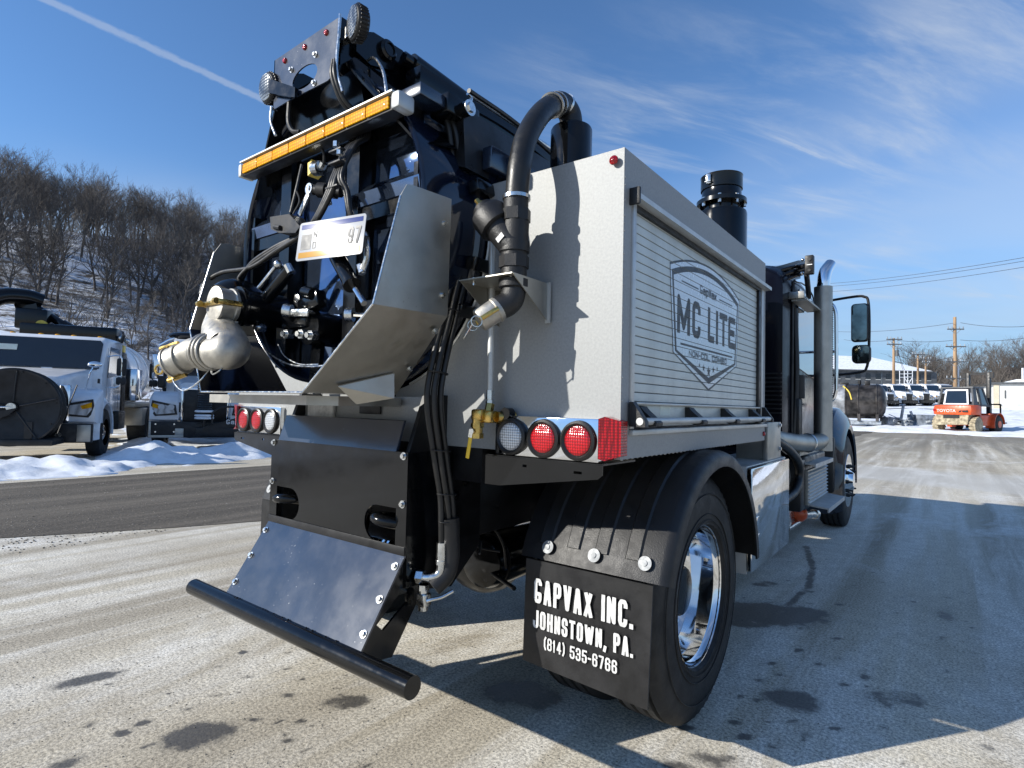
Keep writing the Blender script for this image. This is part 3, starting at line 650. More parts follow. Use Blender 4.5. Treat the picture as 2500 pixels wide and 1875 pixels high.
# ---- side boxes
def arc_panel(s):
    zc, r = 2.0, .652
    pts = [(s*1.22, 1.137), (s*1.22, 2.167), (s*.637, 2.167)]
    pts += [(s*r*math.cos(R(a)), zc+r*math.sin(R(a))) for a in range(6, -80, -6)]
    pts += [(s*.12, 1.30), (s*.30, 1.137)]
    return pts
for s in (-1, 1):
    rp = MB().sheet(arc_panel(s), [], (0, 0, 0), NX, NZ, -.012 if s > 0 else .012).obj('side_box', 'silver_paint', T)
    rp.data.transform(Matrix.Translation((0, 0, 0)))
    ed = MB().tube([(s*.652*math.cos(R(a)), -.004, 2.0+.652*math.sin(R(a))) for a in range(8, -74, -6)], .006, 6, 2).obj('panel_edge', 'trim_aluminium', rp)
    b = MB()
    b.bx(s*.64, s*1.185, .0125, 1.80, 1.17, 2.15)                       # dark core behind the door
    b.obj('box_interior', 'black_satin', rp)
    b = MB()
    b.bx(s*.62, s*1.22, .012, 1.83, 2.152, 2.167)                       # roof sheet
    b.bx(s*.62, s*1.22, .012, 1.83, 1.137, 1.15)                        # floor sheet
    b.bx(s*.62, s*1.22, 1.818, 1.83, 1.15, 2.152)                       # front wall
    b.bx(s*1.186, s*1.22, .012, 1.83, 2.003, 2.152)                     # header
    b.bx(s*1.186, s*1.2195, .012, .064, 1.228, 2.003)                   # rear post
    b.bx(s*1.186, s*1.2195, 1.768, 1.818, 1.228, 2.003)                 # front post
    b.bx(s*1.186, s*1.22, .012, 1.83, 1.15, 1.228)                      # skirt
    b.obj('box_shell', 'silver_paint', rp)
    if s > 0:
        e = MB(); random.seed(3)
        for i in range(40):
            z = 1.15+i*.0255; e.ball((1.2195, .006, z), random.uniform(.003, .005), u=6, v=4)
        for i in range(46):
            y = .02+i*.04; e.ball((1.216, y, 1.1375), random.uniform(.003, .006), u=6, v=4)
        e.obj('weld_bead', 'silver_paint', rp)
        sh = MB()
        sh.bx(1.19, 1.226, .064, .090, 1.235, 2.0, .003)               # door tracks
        sh.bx(1.19, 1.226, 1.738, 1.768, 1.235, 2.0, .003)
        sh.bx(1.19, 1.234, .064, 1.84, 1.214, 1.232, .003)             # sill strip
        SH = sh.obj('shutter_door', 'trim_aluminium', rp)
        MB().prism([(1.219, .052, 2.004), (1.256, .052, 2.004), (1.256, .052, 2.022), (1.219, .052, 2.040)], (0, 1.775, 0)).obj('drip_rail', 'trim_aluminium', SH)
        MB().bx(1.2185, 1.258, .040, .0515, 1.985, 2.043, .003).obj('rail_end_cap', 'black_plastic', SH)
        MB().bx(1.192, 1.222, .09, 1.738, 1.985, 2.003).obj('brush_seal', 'black_satin', SH)
        MB().bx(1.188, 1.222, 1.69, 1.738, 1.235, 1.985, .004).obj('door_seal', 'black_satin', SH)
        # slats: each one its own piece, slightly crowned with a groove between
        Hs = .0326; z0 = 1.328
        slm = MB(); y0, y1 = .0905, 1.690
        prof = [(1.196, .0006), (1.2052, .0011), (1.2070, .0026), (1.2075, Hs*.5), (1.2070, Hs-.0026), (1.2052, Hs-.0011), (1.196, Hs-.0006)]
        slm.rings([[V(x, y0, z) for x, z in prof], [V(x, y1, z) for x, z in prof]])
        sme = slm.mesh('slat', 'slat_aluminium', 8)
        k = 0; ZS = []
        while z0+k*Hs < 1.985:
            addm('slat', sme, SH, (0, 0, z0+k*Hs)); ZS.append(z0+k*Hs); k += 1
        MB().bx(1.196, 1.2085, .0905, 1.690, 1.240, 1.3275, .003).obj('bottom_rail', 'slat_aluminium', SH)
        MB().bx(1.2088, 1.228, .10, 1.70, 1.318, 1.3265, .002).obj('rail_lip', 'trim_aluminium', SH)
        MB().cyl((1.266, .045, 1.262), (1.266, 1.76, 1.262), .0125, n=16).obj('lift_bar', 'trim_aluminium', SH)
        hk = MB().prism([(1.2090, 0, .052), (1.226, 0, .050), (1.238, 0, .036), (1.286, 0, -.004), (1.284, 0, -.016), (1.250, 0, -.020), (1.2090, 0, -.006)], (0, .055, 0)).mesh('bar_bracket', 'black_plastic')
        for y in (.135, .60, 1.06, 1.535): addm('bar_bracket', hk, SH, (0, y, 1.262))
        MB().prism([(1.2265, .047, 1.326), (1.240, .047, 1.326), (1.284, .047, 1.262), (1.284, .047, 1.244), (1.2265, .047, 1.244)], (0, .028, 0)).obj('bar_bracket', 'black_plastic', SH)
        MB().prism([(1.2265, 1.742, 1.326), (1.240, 1.742, 1.326), (1.284, 1.742, 1.262), (1.284, 1.742, 1.244), (1.2265, 1.742, 1.244)], (0, .022, 0)).obj('bar_bracket', 'black_plastic', SH)
        MB().bx(1.2086, 1.2092, .345, .445, 1.280, 1.314).obj('label_sticker', 'sticker', SH)
        # ---- printed shield on the slats, cut at every groove
        XD = 1.2081
        def cut(ob):
            bm = bmesh.new(); bm.from_mesh(ob.data); bmesh.ops.triangulate(bm, faces=bm.faces[:])
            for z in ZS:
                for dz in (-.0014, .0014):
                    bmesh.ops.bisect_plane(bm, geom=bm.verts[:]+bm.edges[:]+bm.faces[:], dist=1e-6, plane_co=(0, 0, z+dz), plane_no=(0, 0, 1))
            kill = [f for f in bm.faces if any(abs(f.calc_center_median().z-z) < .0014 for z in ZS)]
            bmesh.ops.delete(bm, geom=kill, context='FACES'); bm.to_mesh(ob.data); bm.free(); return ob
        ctr = .889
        def shield(k):      # outline shrunk by k metres
            L, Rr = .424+k, 1.356-k
            pts = []
            for i in range(17):
                t = i/16; pts.append((lerp(L, Rr, t), 1.876-k+ (.078-k*.2)*(1-(2*t-1)**2)))
            pts += [(1.313-k*.95, 1.528+k*.35), (ctr, 1.390+k*1.45), (.466+k*.95, 1.528+k*.35)]
            return pts
        def decal(name, m, outer, holes, x=XD):
            return cut(MB().sheet(outer, holes, (x, 0, 0), NY, NZ, 0).obj(name, m, SH, 0))
        decal('shield_film', 'decal_film', shield(.004), [], XD-.0002)
        decal('shield_outline', 'decal_grey', shield(0), [shield(.007)])
        decal('shield_band', 'decal_grey', shield(.022), [shield(.041)])
        decal('shield_rule', 'decal_grey', [(.545, 1.566), (1.24, 1.566), (1.24, 1.575), (.545, 1.575)], [])
        decal('shield_rule', 'decal_grey', [(.55, 1.824), (.748, 1.824), (.748, 1.830), (.55, 1.830)], [])
        decal('shield_rule', 'decal_grey', [(1.03, 1.824), (1.235, 1.824), (1.235, 1.830), (1.03, 1.830)], [])
        cut(stroke_text('shield_lettering', 'GapVax', .768, .985, .040, (XD, 0, 1.812), NY, NZ, 'decal_grey', SH, t=.19))
        for tx, ya, yb_ in (('M', .506, .650), ('C', .676, .776), ('L', .872, .962), ('I', .984, 1.016), ('T', 1.036, 1.156), ('E', 1.172, 1.288)):
            cut(stroke_text('shield_letter', tx, ya, yb_, .158, (XD, 0, 1.611), NY, NZ, 'decal_grey', SH, t=.20))
        cut(stroke_text('shield_lettering', 'NON-CDL COMBO', .640, 1.140, .027, (XD, 0, 1.526), NY, NZ, 'decal_grey', SH, t=.20))
        for y, z, r in ((.768, 1.497, .013), (.822, 1.489, .019), (.889, 1.477, .028), (.953, 1.489, .019), (1.008, 1.497, .013)):
            decal('shield_star', 'decal_grey', [(y+r*(1 if i % 2 == 0 else .42)*math.sin(R(36*i)), z+r*(1 if i % 2 == 0 else .42)*math.cos(R(36*i))) for i in range(10)], [])
        MB().lathe([(.016, 0), (.016, .004), (.011, .010), (.001, .012)], (1.188, -.0125, 2.126), (0, -1, 0), 20).obj('marker_lamp', 'red_lens', rp)
        MB().lathe([(.014, 0), (.014, .004), (.009, .010), (.001, .012)], (1.2205, 1.80, 1.175), (1, 0, 0), 16).obj('marker_lamp', 'red_lens', rp)

# ---- debris tank and its rear door
TC, TR = 2.0, .632
tk = MB().lathe([(TR, .03), (TR, 2.9), (.5, 3.02), (.2, 3.08), (.001, 3.09)], (0, 0, TC), (0, 1, 0), 72).obj('debris_tank', 'navy_paint', T)
for y, wdt in ((.02, .05), (.62, .05), (1.5, .05), (2.6, .05)):
    MB().lathe([(TR, y), (TR+.028, y), (TR+.028, y+wdt), (TR, y+wdt)], (0, 0, TC), (0, 1, 0), 72, False).obj('tank_ring', 'navy_paint', tk)
MB().bx(.615, .665, -.02, 2.8, 2.225, 2.315, .006).obj('tank_rail', 'navy_sky_sheen', tk)
MB().bx(-.665, -.615, -.02, 2.8, 2.225, 2.315, .006).obj('tank_rail', 'navy_sky_sheen', tk)
# door: drum rim, dished head, stiffeners
dr = MB()
dr.lathe([(.600, -.200), (.600, -.318), (.604, -.325), (.612, -.328), (.620, -.322), (.622, -.315), (.622, -.055), (.640, -.045), (.640, -.010), (.60, -.010)], (0, 0, TC), (0, 1, 0), 80, False)
DR = dr.obj('tank_door', 'navy_paint', T)
MB().lathe([(.602, -.238), (.3, -.238), (.001, -.238)], (0, 0, TC), (0, 1, 0), 64, False).obj('door_head', 'door_sky_mirror', DR)
def beamH(z, x0, x1, h=.045, yb=-.19, yf=-.305):
    b = MB(); b.prism([(x0, yb, z-h-.03), (x0, yf, z-h), (x0, yf-.008, z+h*.2), (x0, yf+.02, z+h), (x0, yb, z+h+.03)], (x1-x0, 0, 0)); return b
for x0, x1 in ((-.575, -.235), (.145, .575)):
    beamH(2.112, x0, x1, .043, -.235, -.305).obj('door_bar', 'door_sky_mirror', DR)
    MB().bx(x0, x1, -.298, -.236, 2.012, 2.066).obj('door_bar', 'black_paint', DR)
    MB().bx(x0*.9, x1*.9, -.285, -.236, 1.645, 1.70).obj('door_bar', 'black_paint', DR)
MB().bx(-.50, .50, -.29, -.236, 2.315, 2.42).obj('door_bar', 'black_paint', DR)
for x0, x1, z0_, z1_ in ((-.335, -.235, 1.45, 2.55), (.145, .245, 1.44, 2.55), (-.58, -.535, 1.84, 2.17), (.535, .58, 1.84, 2.17)):
    MB().prism([(x0, -.236, z0_), (x0+.012, -.312, z0_), (x1-.012, -.312, z0_), (x1, -.236, z0_)], (0, 0, z1_-z0_)).obj('door_stiffener', 'black_paint', DR)
for x0, x1, z0_, z1_ in ((-.525, -.36, 2.165, 2.30), (.275, .53, 2.168, 2.29), (-.225, .135, 2.02, 2.30), (-.52, -.36, 1.72, 1.99), (.27, .52, 1.72, 1.99), (-.225, .135, 1.45, 1.98)):
    MB().bx(x0, x1, -.246, -.2385, z0_, z1_, .003).obj('door_panel', 'door_sky_mirror', DR)
# upper hood plates between door and hinge bracket
for s in (-1, 1):
    MB().prism([(s*.555, -.315, 2.24), (s*.235, -.40, 2.60), (s*.235, -.36, 2.64), (s*.235, -.02, 2.64), (s*.575, -.02, 2.30)], (s*.012, 0, .0)).obj('hood_plate', 'black_paint', DR)
MB().prism([(-.50, -.275, 2.33), (.50, -.275, 2.33), (.25, -.26, 2.62), (-.25, -.26, 2.62)], (0, .012, 0)).obj('hood_plate', 'black_paint', DR)
MB().lathe([(.014, 0), (.014, .05)], (.45, -.34, 2.40), (1, 0, 0), 12).obj('hinge_pin', 'zinc', DR)
# door catches round the right rim
for a in (38, 12, -14, -30):
    c, s_ = math.cos(R(a)), math.sin(R(a))
    MB().box((.655*c, -.04, TC+.655*s_), (.05, .11, .05), Matrix.Rotation(-R(a), 3, 'Y'), .006).obj('door_clamp', 'black_paint', DR)

# ---- splash shield: stainless gutter round the lower door
th = .004
rear = [(.640, -.436, 2.02), (.634, -.545, 1.614), (.362, -.606, 1.333), (-.362, -.606, 1.333), (-.634, -.545, 1.614), (-.640, -.436, 2.02)]
front = [(.655, -.226, 2.040), (.648, -.224, 1.618), (.375, -.215, 1.335), (-.375, -.215, 1.335), (-.648, -.224, 1.618), (-.655, -.226, 2.040)]
for i in range(5):
    a, b, c, d = V(rear[i]), V(rear[i+1]), V(front[i+1]), V(front[i])
    if i == 0: a2 = a+V(0, .02, -.012); pts = [V(.641, -.452, 1.985), a+V(0, .012, .012), a+V(0, .035, .018), d, c, b]
    elif i == 4: pts = [a, V(-.641, -.452, 1.985), b+V(0, .012, .012), b+V(0, .035, .018), c, d][:1]+[V(-.641, -.452, 1.985), b+V(0, .012, .012), b+V(0, .035, .018), c, d]
    else: pts = [a, b, c, d]
    n = (b-a).cross(d-a).normalized()
    cen = (a+b)/2-V(0, 0, 1.9); cen.y = 0
    if n.dot(cen) > 0: n = -n
    SHD = MB().prism(pts, n*th).obj('splash_shield', 'navy_paint' if i in (2, 3) else 'stainless', T)  # bottom and left lower plates coloured navy for the dark door they mirror
    # bright rolled edge
    e0, e1 = (pts[0], pts[-1]) if i == 0 else ((pts[1], pts[0]) if i == 4 else (a, b))
    MB().cyl(e0, e1, .0035, n=8).obj('shield_edge', 'zinc', SHD)
    if i == 0:
        for q in ((.648, -.255, 1.945), (.646, -.252, 1.69)): MB().bolt(q, (1, 0, 0), .008).obj('bolt', 'zinc', SHD)
    if i == 1:
        for t in (.15, .62):
            q = lerp(V(.648, -.25, 1.612), V(.375, -.245, 1.330), t); MB().bolt(q+V(.004, 0, -.004), (.72, 0, -.69), .008).obj('bolt', 'zinc', SHD)
        MB().prism([(.40, -.50, 1.360), (.455, -.30, 1.415), (.46, -.30, 1.325), (.40, -.42, 1.300)], (.006, 0, -.003)).obj('shield_rib', 'stainless', SHD)
MB().prism([(-.52, -.50, 1.325), (.22, -.50, 1.325), (.30, -.42, 1.325), (.30, -.12, 1.325), (-.52, -.12, 1.325)], (0, 0, -.035)).obj('drip_tray', 'stainless', T)
MB().bx(-.46, .40, -.10, -.085, 1.15, 1.33).obj('rear_apron', 'silver_paint', T)
MB().bx(.02, .16, -.112, -.101, 1.255, 1.33, .01).obj('apron_plug', 'black_plastic', T)
MB().bx(-.36, -.16, -.118, -.101, 1.20, 1.30, .004).obj('apron_label', 'letter_white', T)
# ---- hinge bracket on top with work lights and markers
bp_ = MB().sheet([(-.232, 2.548), (-.10, 2.552), (.16, 2.546), (.215, 2.560), (.232, 2.585), (.232, 2.774), (-.232, 2.766)],
                 [circ(.003, 2.615, .088, 24, 1, .52)], (0, -.420, 0), NX, NZ, -.006)
BK = bp_.obj('hinge_bracket', 'navy_sky_sheen', T)
MB().sheet([(-.420, 2.56), (-.40, 2.552), (-.30, 2.66), (-.30, 2.70), (-.385, 2.775), (-.420, 2.774)], [], (.226, 0, 0), NY, NZ, .006).obj('bracket_cheek', 'black_paint', BK)
MB().sheet([(-.420, 2.56), (-.40, 2.552), (-.30, 2.66), (-.30, 2.70), (-.385, 2.775), (-.420, 2.766)], [], (-.232, 0, 0), NY, NZ, .006).obj('bracket_cheek', 'black_paint', BK)
for x, z in ((.146, 2.742), (.0, 2.738), (-.146, 2.734)):
    MB().lathe([(.012, 0), (.012, .003), (.008, .008), (.001, .009)], (x, -.4205, z), (0, -1, 0), 16).obj('marker_lamp', 'red_lens', BK)
for x, z in ((.077, 2.679), (-.092, 2.676), (.077, 2.564), (-.105, 2.60)):
    MB().bolt((x, -.4205, z), (0, -1, 0), .008).obj('bolt', 'zinc', BK)
def work_light(c, d):
    c, d = V(c), V(d).normalized()
    L = MB().lathe([(.001, -.055), (.05, -.052), (.062, -.04), (.064, -.012), (.060, -.004), (.056, -.002)], c, d, 32).obj('work_light', 'black_satin', T)
    MB().lathe([(.057, -.006), (.055, .002), (.03, .005), (.001, .006)], c, d, 32).obj('light_lens', 'lamp_grille', L)
    f = MB(); x, y, z = basis(d)
    for i in range(28):
        a = 2*math.pi*i/28; u = x*math.cos(a)+y*math.sin(a); f.cyl(c-d*.045+u*.060, c-d*.012+u*.066, .0035, n=4)
    f.obj('cooling_fins', 'black_satin', L)
work_light((.318, -.43, 2.712), (-.30, -.95, -.05))
work_light((-.262, -.44, 2.650), (-.05, -1, -.1))
MB().prism([(-.218, -.438, 2.668), (-.028, -.430, 2.572), (-.028, -.430, 2.530), (-.218, -.438, 2.606)], (0, -.012, 0)).obj('light_bracket', 'black_paint', T)
MB().prism([(.232, -.405, 2.735), (.300, -.405, 2.735), (.300, -.405, 2.70), (.232, -.405, 2.69)], (0, .03, 0)).obj('light_bracket', 'zinc', T)
# lifting arms with pins, running forward over the tank
for s in (-1, 1):
    MB().sheet([(-.36, 2.66), (-.29, 2.64), (-.13, 2.685), (-.02, 2.60), (.10, 2.60), (.10, 2.66), (-.13, 2.782), (-.28, 2.778), (-.36, 2.74)], [], (s*.245-.011, 0, 0), NY, NZ, .022).obj('lift_arm', 'black_paint', T)
    MB().lathe([(.040, 0), (.040, .02), (.030, .026), (.030, .030), (.024, .030), (.024, .024), (.001, .024)], (s*.252, -.215, 2.735), (s, 0, 0), 24).obj('pin_boss', 'black_paint', T)
    MB().cyl((s*.30, -.12, 2.715), (s*.36, .75, 2.62), .042, n=20).cyl((s*.295, -.16, 2.72), (s*.30, -.12, 2.715), .028, n=16).obj('lift_cylinder', 'black_paint', T)
MB().bx(.335, .425, -.18, 2.6, 2.565, 2.640, .006).obj('top_beam', 'black_paint', T)
MB().bx(-.425, -.335, -.18, 2.6, 2.565, 2.640, .006).obj('top_beam', 'black_paint', T)
MB().bx(.44, .585, -.325, -.20, 2.404, 2.450, .004).obj('latch_block', 'navy_sky_sheen', T)
MB().bx(.50, .60, -.20, -.02, 2.39, 2.47, .01).cyl((.60, -.12, 2.425), (.635, -.12, 2.425), .028, n=16).obj('latch_cylinder', 'black_paint', T)
MB().bolt((.636, -.12, 2.425), (1, 0, 0), .02).obj('bolt', 'zinc', T)
hb = MB(); hb.tube([(.42, .115, 2.58), (.42, .12, 2.635), (.42, .16, 2.650), (.42, .78, 2.650), (.42, .90, 2.648), (.42, .93, 2.615), (.42, .88, 2.585)], .011, 10)
hb.obj('hand_rail', 'zinc', T)
MB().tube([(.50, .02, 2.60), (.47, .4, 2.62), (.47, .9, 2.56)], .010, 8).obj('hydraulic_line', 'hose_rubber', T)
MB().prism([(-.245, -.27, 2.34), (-.245, -.33, 2.56), (-.245, -.34, 2.66), (-.245, -.26, 2.72), (-.245, .12, 2.66), (-.245, .12, 2.34)], (.49, 0, 0)).obj('hinge_housing', 'black_paint', T)
MB().prism([(.24, -.12, 2.35), (.24, -.12, 2.56), (.42, -.12, 2.56), (.60, -.12, 2.44), (.62, -.12, 2.20)], (0, .8, 0)).obj('gap_filler', 'black_frame', T)  # added black block, fills a gap where the sky showed through
# ---- amber light bar
LB = MB().bx(-.52, .52, -.395, -.335, 2.334, 2.392, .004).obj('light_bar', 'black_satin', T)
for i in range(8):
    x0 = -.508+i*.127
    MB().bx(x0+.002, x0+.125, -.404, -.3955, 2.342, 2.385, .004).obj('amber_lens', 'amber_lens', LB)
MB().bx(.521, .566, -.408, -.33, 2.330, 2.392, .012).obj('bar_end_cap', 'trim_aluminium', LB)
MB().bx(-.546, -.521, -.404, -.335, 2.332, 2.392, .008).obj('bar_end_cap', 'trim_aluminium', LB)
MB().bx(-.52, .53, -.41, -.33, 2.3925, 2.398).obj('bar_cover', 'trim_aluminium', LB)
# ---- bundle of black hydraulic lines down the door centre
for i in range(5):
    dx = (i-2)*.014
    q = ([(.222+dx*.4, -.432, 2.60), (.226+dx*.6, -.436, 2.535), (.240+dx*.6, -.40, 2.45)] if i in (1, 3) else [])+[(.252+dx, -.318, 2.40), (.262+dx, -.318, 2.33), (.268+dx, -.38, 2.27), (.262+dx, -.43, 2.145)]
    q += [(.252+dx, -.44, 2.094), (.17+dx*.8, -.44, 2.005), (.05, -.43+.01*i, 1.962+.008*i), (-.15, -.43, 1.92+.01*i), (-.32, -.44, 1.875+.008*i)] if i < 3 else [(.285+dx, -.42, 2.08), (.309+dx*.5, -.41, 2.0), (.33, -.37, 1.93)]
    if i == 0: q += [(-.557, -.45, 1.881), (-.675, -.47, 1.842), (-.69, -.48, 1.79)]
    if i == 1: q += [(-.40, -.45, 1.835), (-.412, -.45, 1.78)]
    if i == 2: q += [(-.42, -.43, 1.83), (-.44, -.43, 1.76)]
    MB().tube(q, .0105 if i < 3 else .009, 10).obj('hydraulic_line', 'hose_rubber', T)
for z, x in ((2.235, .268), (2.19, .266), (2.10, .254)):
    MB().bx(x-.036, x+.036, -.452, -.428, z-.004, z+.004, .002).obj('line_clip', 'black_plastic', T)
for z, x in ((2.25, .262), (2.215, .285)): MB().cyl((x, -.44, z), (x, -.44, z+.02), .0135, n=6).obj('line_fitting', 'zinc', T)
MB().tube([(.238, -.426, 2.775), (.239, -.429, 2.70), (.236, -.432, 2.62), (.238, -.43, 2.55), (.262, -.42, 2.47)], .006, 8).obj('lamp_cable', 'zinc', T)
MB().tube([(.24, -.30, 2.655), (.33, -.33, 2.62), (.42, -.36, 2.52), (.47, -.38, 2.405)], .006, 8).obj('lamp_cable', 'zinc', T)
MB().tube([(-.233, -.425, 2.56), (-.235, -.425, 2.50), (-.20, -.42, 2.43)], .006, 8).obj('lamp_cable', 'zinc', T)
MB().tube([(-.12, -.41, 2.56), (-.12, -.41, 2.47), (-.085, -.41, 2.42), (-.05, -.40, 2.41)], .010, 8).obj('lamp_cable', 'hose_rubber', T)
# ---- number plate on its bracket, tilted so that the sun flashes off it
pr = (Matrix.Rotation(R(11.6), 3, 'Z') @ Matrix.Rotation(R(-7.0), 3, 'X'))
PC = V(.265, -.455, 1.905)
def onp(x, z, d=0.): return PC+pr @ V(x, -d, z)
def rrect(w_, h_, r, n=5):
    o = []
    for cx, cy, a0 in ((w_-r, h_-r, 0), (-w_+r, h_-r, 90), (-w_+r, -h_+r, 180), (w_-r, -h_+r, 270)):
        o += [(cx+r*math.cos(R(a0+90*i/n)), cy+r*math.sin(R(a0+90*i/n))) for i in range(n+1)]
    return o
ux, uz = pr @ NX, pr @ NZ
PL = MB().sheet(rrect(.160, .076, .012), [], PC, ux, uz, -.002).obj('number_plate', 'plate_white', T)
nrm = pr @ V(0, -1, 0)
MB().sheet([(-.148, .048), (.148, .048), (.148, .066), (-.148, .066)], [], PC+nrm*.0008, ux, uz, 0).obj('plate_band', 'plate_blue', PL)
MB().sheet([(-.148, -.066), (.148, -.066), (.148, -.044), (-.148, -.044)], [], PC+nrm*.0008, ux, uz, 0).obj('plate_band', 'plate_gold', PL)
MB().sheet([(-.142, -.034), (-.092, -.034), (-.092, .026), (-.142, .026)], [], PC+nrm*.0008, ux, uz, 0).obj('plate_badge', 'decal_grey', PL)
for t_, x0, x1, z, h in (('N', -.083, -.065, .008, .028), ('D', -.083, -.065, -.034, .028), ('97', .085, .145, -.034, .066)):
    stroke_text('plate_lettering', t_, x0, x1, h, PC+nrm*.001+uz*z, ux, uz, 'decal_grey', PL, t=.15)
MB().torus(PC+nrm*.0006, nrm, .0001, .0001, 4, 4).obj('plate_rivet', 'zinc', PL)
MB().bx(.24, .29, -.44, -.30, 1.90, 1.93).obj('plate_stay', 'black_paint', T)
# ---- reversing camera hood, lever valve, yellow valve
MB().prism([(-.13, -.47, 2.052), (.02, -.475, 2.035), (.09, -.47, 1.975), (.06, -.47, 1.955), (-.06, -.47, 1.975), (-.12, -.47, 2.000)], (0, .06, 0)).obj('camera_hood', 'black_satin', T)
MB().bx(-.02, .02, -.42, -.30, 1.99, 2.02).cyl((-.08, -.475, 2.000), (-.04, -.475, 1.99), .010, n=8).obj('camera_arm', 'black_satin', T)
MB().tube([(-.01, -.41, 2.26), (-.012, -.43, 2.15), (-.03, -.44, 2.06)], .006, 8).tube([(-.012, -.43, 2.15), (.015, -.43, 2.10), (-.01, -.44, 2.05)], .004, 6).obj('camera_cable', 'hose_rubber', T)
lv = MB(); lv.box((.03, -.415, 2.096), (.026, .010, .115), Matrix.Rotation(R(-38), 3, 'Y') .inverted(), .004); lv.cyl((.066, -.425, 2.142), (.066, -.40, 2.142), .022, n=18)
lv.obj('valve_lever', 'zinc', T)
MB().cyl((.066, -.41, 2.142), (.19, -.36, 2.12), .020, n=16).cyl((.10, -.40, 2.136), (.13, -.385, 2.131), .030, n=18).cyl((.15, -.375, 2.128), (.17, -.368, 2.124), .028, n=6).obj('valve_body', 'black_satin', T)
MB().cyl((.155, -.40, 2.11), (.175, -.40, 2.065), .010, n=8).obj('valve_port', 'zinc', T)
MB().cyl((-.030, -.335, 2.275), (.012, -.335, 2.268), .030, n=18).cyl((.012, -.335, 2.268), (.03, -.335, 2.285), .016, n=8).obj('solenoid_valve', 'zinc', T)
MB().prism([(-.072, -.345, 2.305), (-.044, -.345, 2.315), (-.040, -.345, 2.262), (-.068, -.345, 2.250)], (0, .05, 0)).obj('valve_knob', 'yellow_cap', T)
MB().tube([(.03, -.335, 2.285), (.04, -.345, 2.32), (.02, -.36, 2.37)], .006, 8).obj('valve_cable', 'hose_rubber', T)
# ---- drain outlet: black pipe with a capped end and a cast elbow below
OX, OZ = -.295, 1.700
MB().cyl((OX, -.20, OZ), (OX, -.525, OZ-.006), .072, n=32).obj('outlet_pipe', 'black_paint', T)
MB().lathe([(.09, .0), (.112, .003), (.112, .02), (.10, .024), (.066, .03)], (OX, -.262, OZ), (0, -1, 0), 36).obj('outlet_flange', 'black_paint', T)
MB().lathe([(.066, .0), (.083, .002), (.085, .012), (.083, .022), (.066, .024)], (OX, -.488, OZ-.006), (0, -1, 0), 40).obj('outlet_flange', 'black_paint', T)
MB().tube([(-.44, -.36, 1.72), (-.42, -.42, 1.745), (-.40, -.47, 1.745), (-.395, -.505, 1.72)], .085, 24).obj('rubber_elbow', 'black_paint', T)
CP = MB().lathe([(.060, 0), (.070, .004), (.071, .018), (.066, .022), (.066, .068), (.071, .070), (.071, .080), (.060, .083), (.02, .084), (.001, .084)], (OX, -.520, OZ-.008), (0, -1, 0), 36).obj('outlet_cap', 'cast_aluminium', T)
for s in (-1, 1):
    MB().box((OX+s*.074, -.572, OZ-.008), (.012, .10, .022), None, .004).cyl((OX+s*.078, -.628, OZ-.008), (OX+s*.062, -.628, OZ-.008), .013, n=12).obj('cam_lever', 'brass', CP)
MB().box((OX, -.609, OZ-.008), (.155, .012, .020), None, .004).obj('cam_lever', 'brass', CP)
el = [(-.425, -.44, 1.735), (-.415, -.49, 1.668), (-.350, -.540, 1.590), (-.225, -.582, 1.535), (-.160, -.600, 1.502), (-.142, -.614, 1.490), (-.165, -.627, 1.485), (-.215, -.635, 1.486), (-.26, -.64, 1.490)]
MB().tube(el, [.070, .072, .076, .080, .079, .074, .066, .061, .060], 28, 6).obj('cast_elbow', 'cast_aluminium', T)
for x, r in ((-.215, .066), (-.240, .070), (-.272, .070), (-.300, .064)):
    MB().torus((x, -.636, 1.489), (1, .12, .02), r, .006, 32, 8).obj('coupling_ring', 'cast_aluminium', T)
MB().cyl((-.21, -.63, 1.488), (-.30, -.64, 1.492), .062, n=32).tube([(-.29, -.64, 1.492), (-.335, -.648, 1.490), (-.375, -.66, 1.478), (-.41, -.675, 1.458)], [.062, .060, .056, .054], 24).obj('lower_elbow', 'cast_aluminium', T)
d2 = V(-.80, -.42, -.30).normalized(); c2 = V(-.392, -.668, 1.466)
C2 = MB().lathe([(.054, 0), (.063, .002), (.064, .016), (.059, .02), (.059, .052), (.064, .054), (.063, .062), (.02, .064), (.001, .064)], c2, d2, 32).obj('outlet_cap', 'cast_aluminium', T)
xb, yb, zb = basis(d2)
MB().cyl(c2+yb*.066+d2*.005, c2+yb*.068+d2*.090, .010, n=6).cyl(c2-yb*.066+d2*.005, c2-yb*.068+d2*.090, .010, n=6).cyl(c2-yb*.068+d2*.078, c2+yb*.068+d2*.078, .009, n=6).torus(c2+d2*.115-V(0, 0, .01), xb, .018, .005, 16, 6).obj('cam_lever', 'brass', C2)
MB().box((-.26, -.63, 1.570), (.075, .02, .014), Matrix.Rotation(R(-25), 3, 'Y'), .003).obj('cam_lever', 'brass', T)
MB().tube([c2+d2*.05+V(0, 0, -.06), (-.38, -.70, 1.36), (-.30, -.70, 1.335), (-.22, -.68, 1.37), (-.215, -.64, 1.425)], .003, 6).obj('cap_tether', 'zinc', T)
MB().tube([(-.21, -.64, 1.43), (-.18, -.65, 1.40), (-.13, -.65, 1.41), (-.13, -.63, 1.43)], .003, 6).obj('cap_tether', 'zinc', T)
MB().tube([(OX-.02, -.60, OZ-.075), (OX+.02, -.57, OZ-.082), (OX+.06, -.53, OZ-.08)], .003, 6).obj('cap_tether', 'zinc', T)
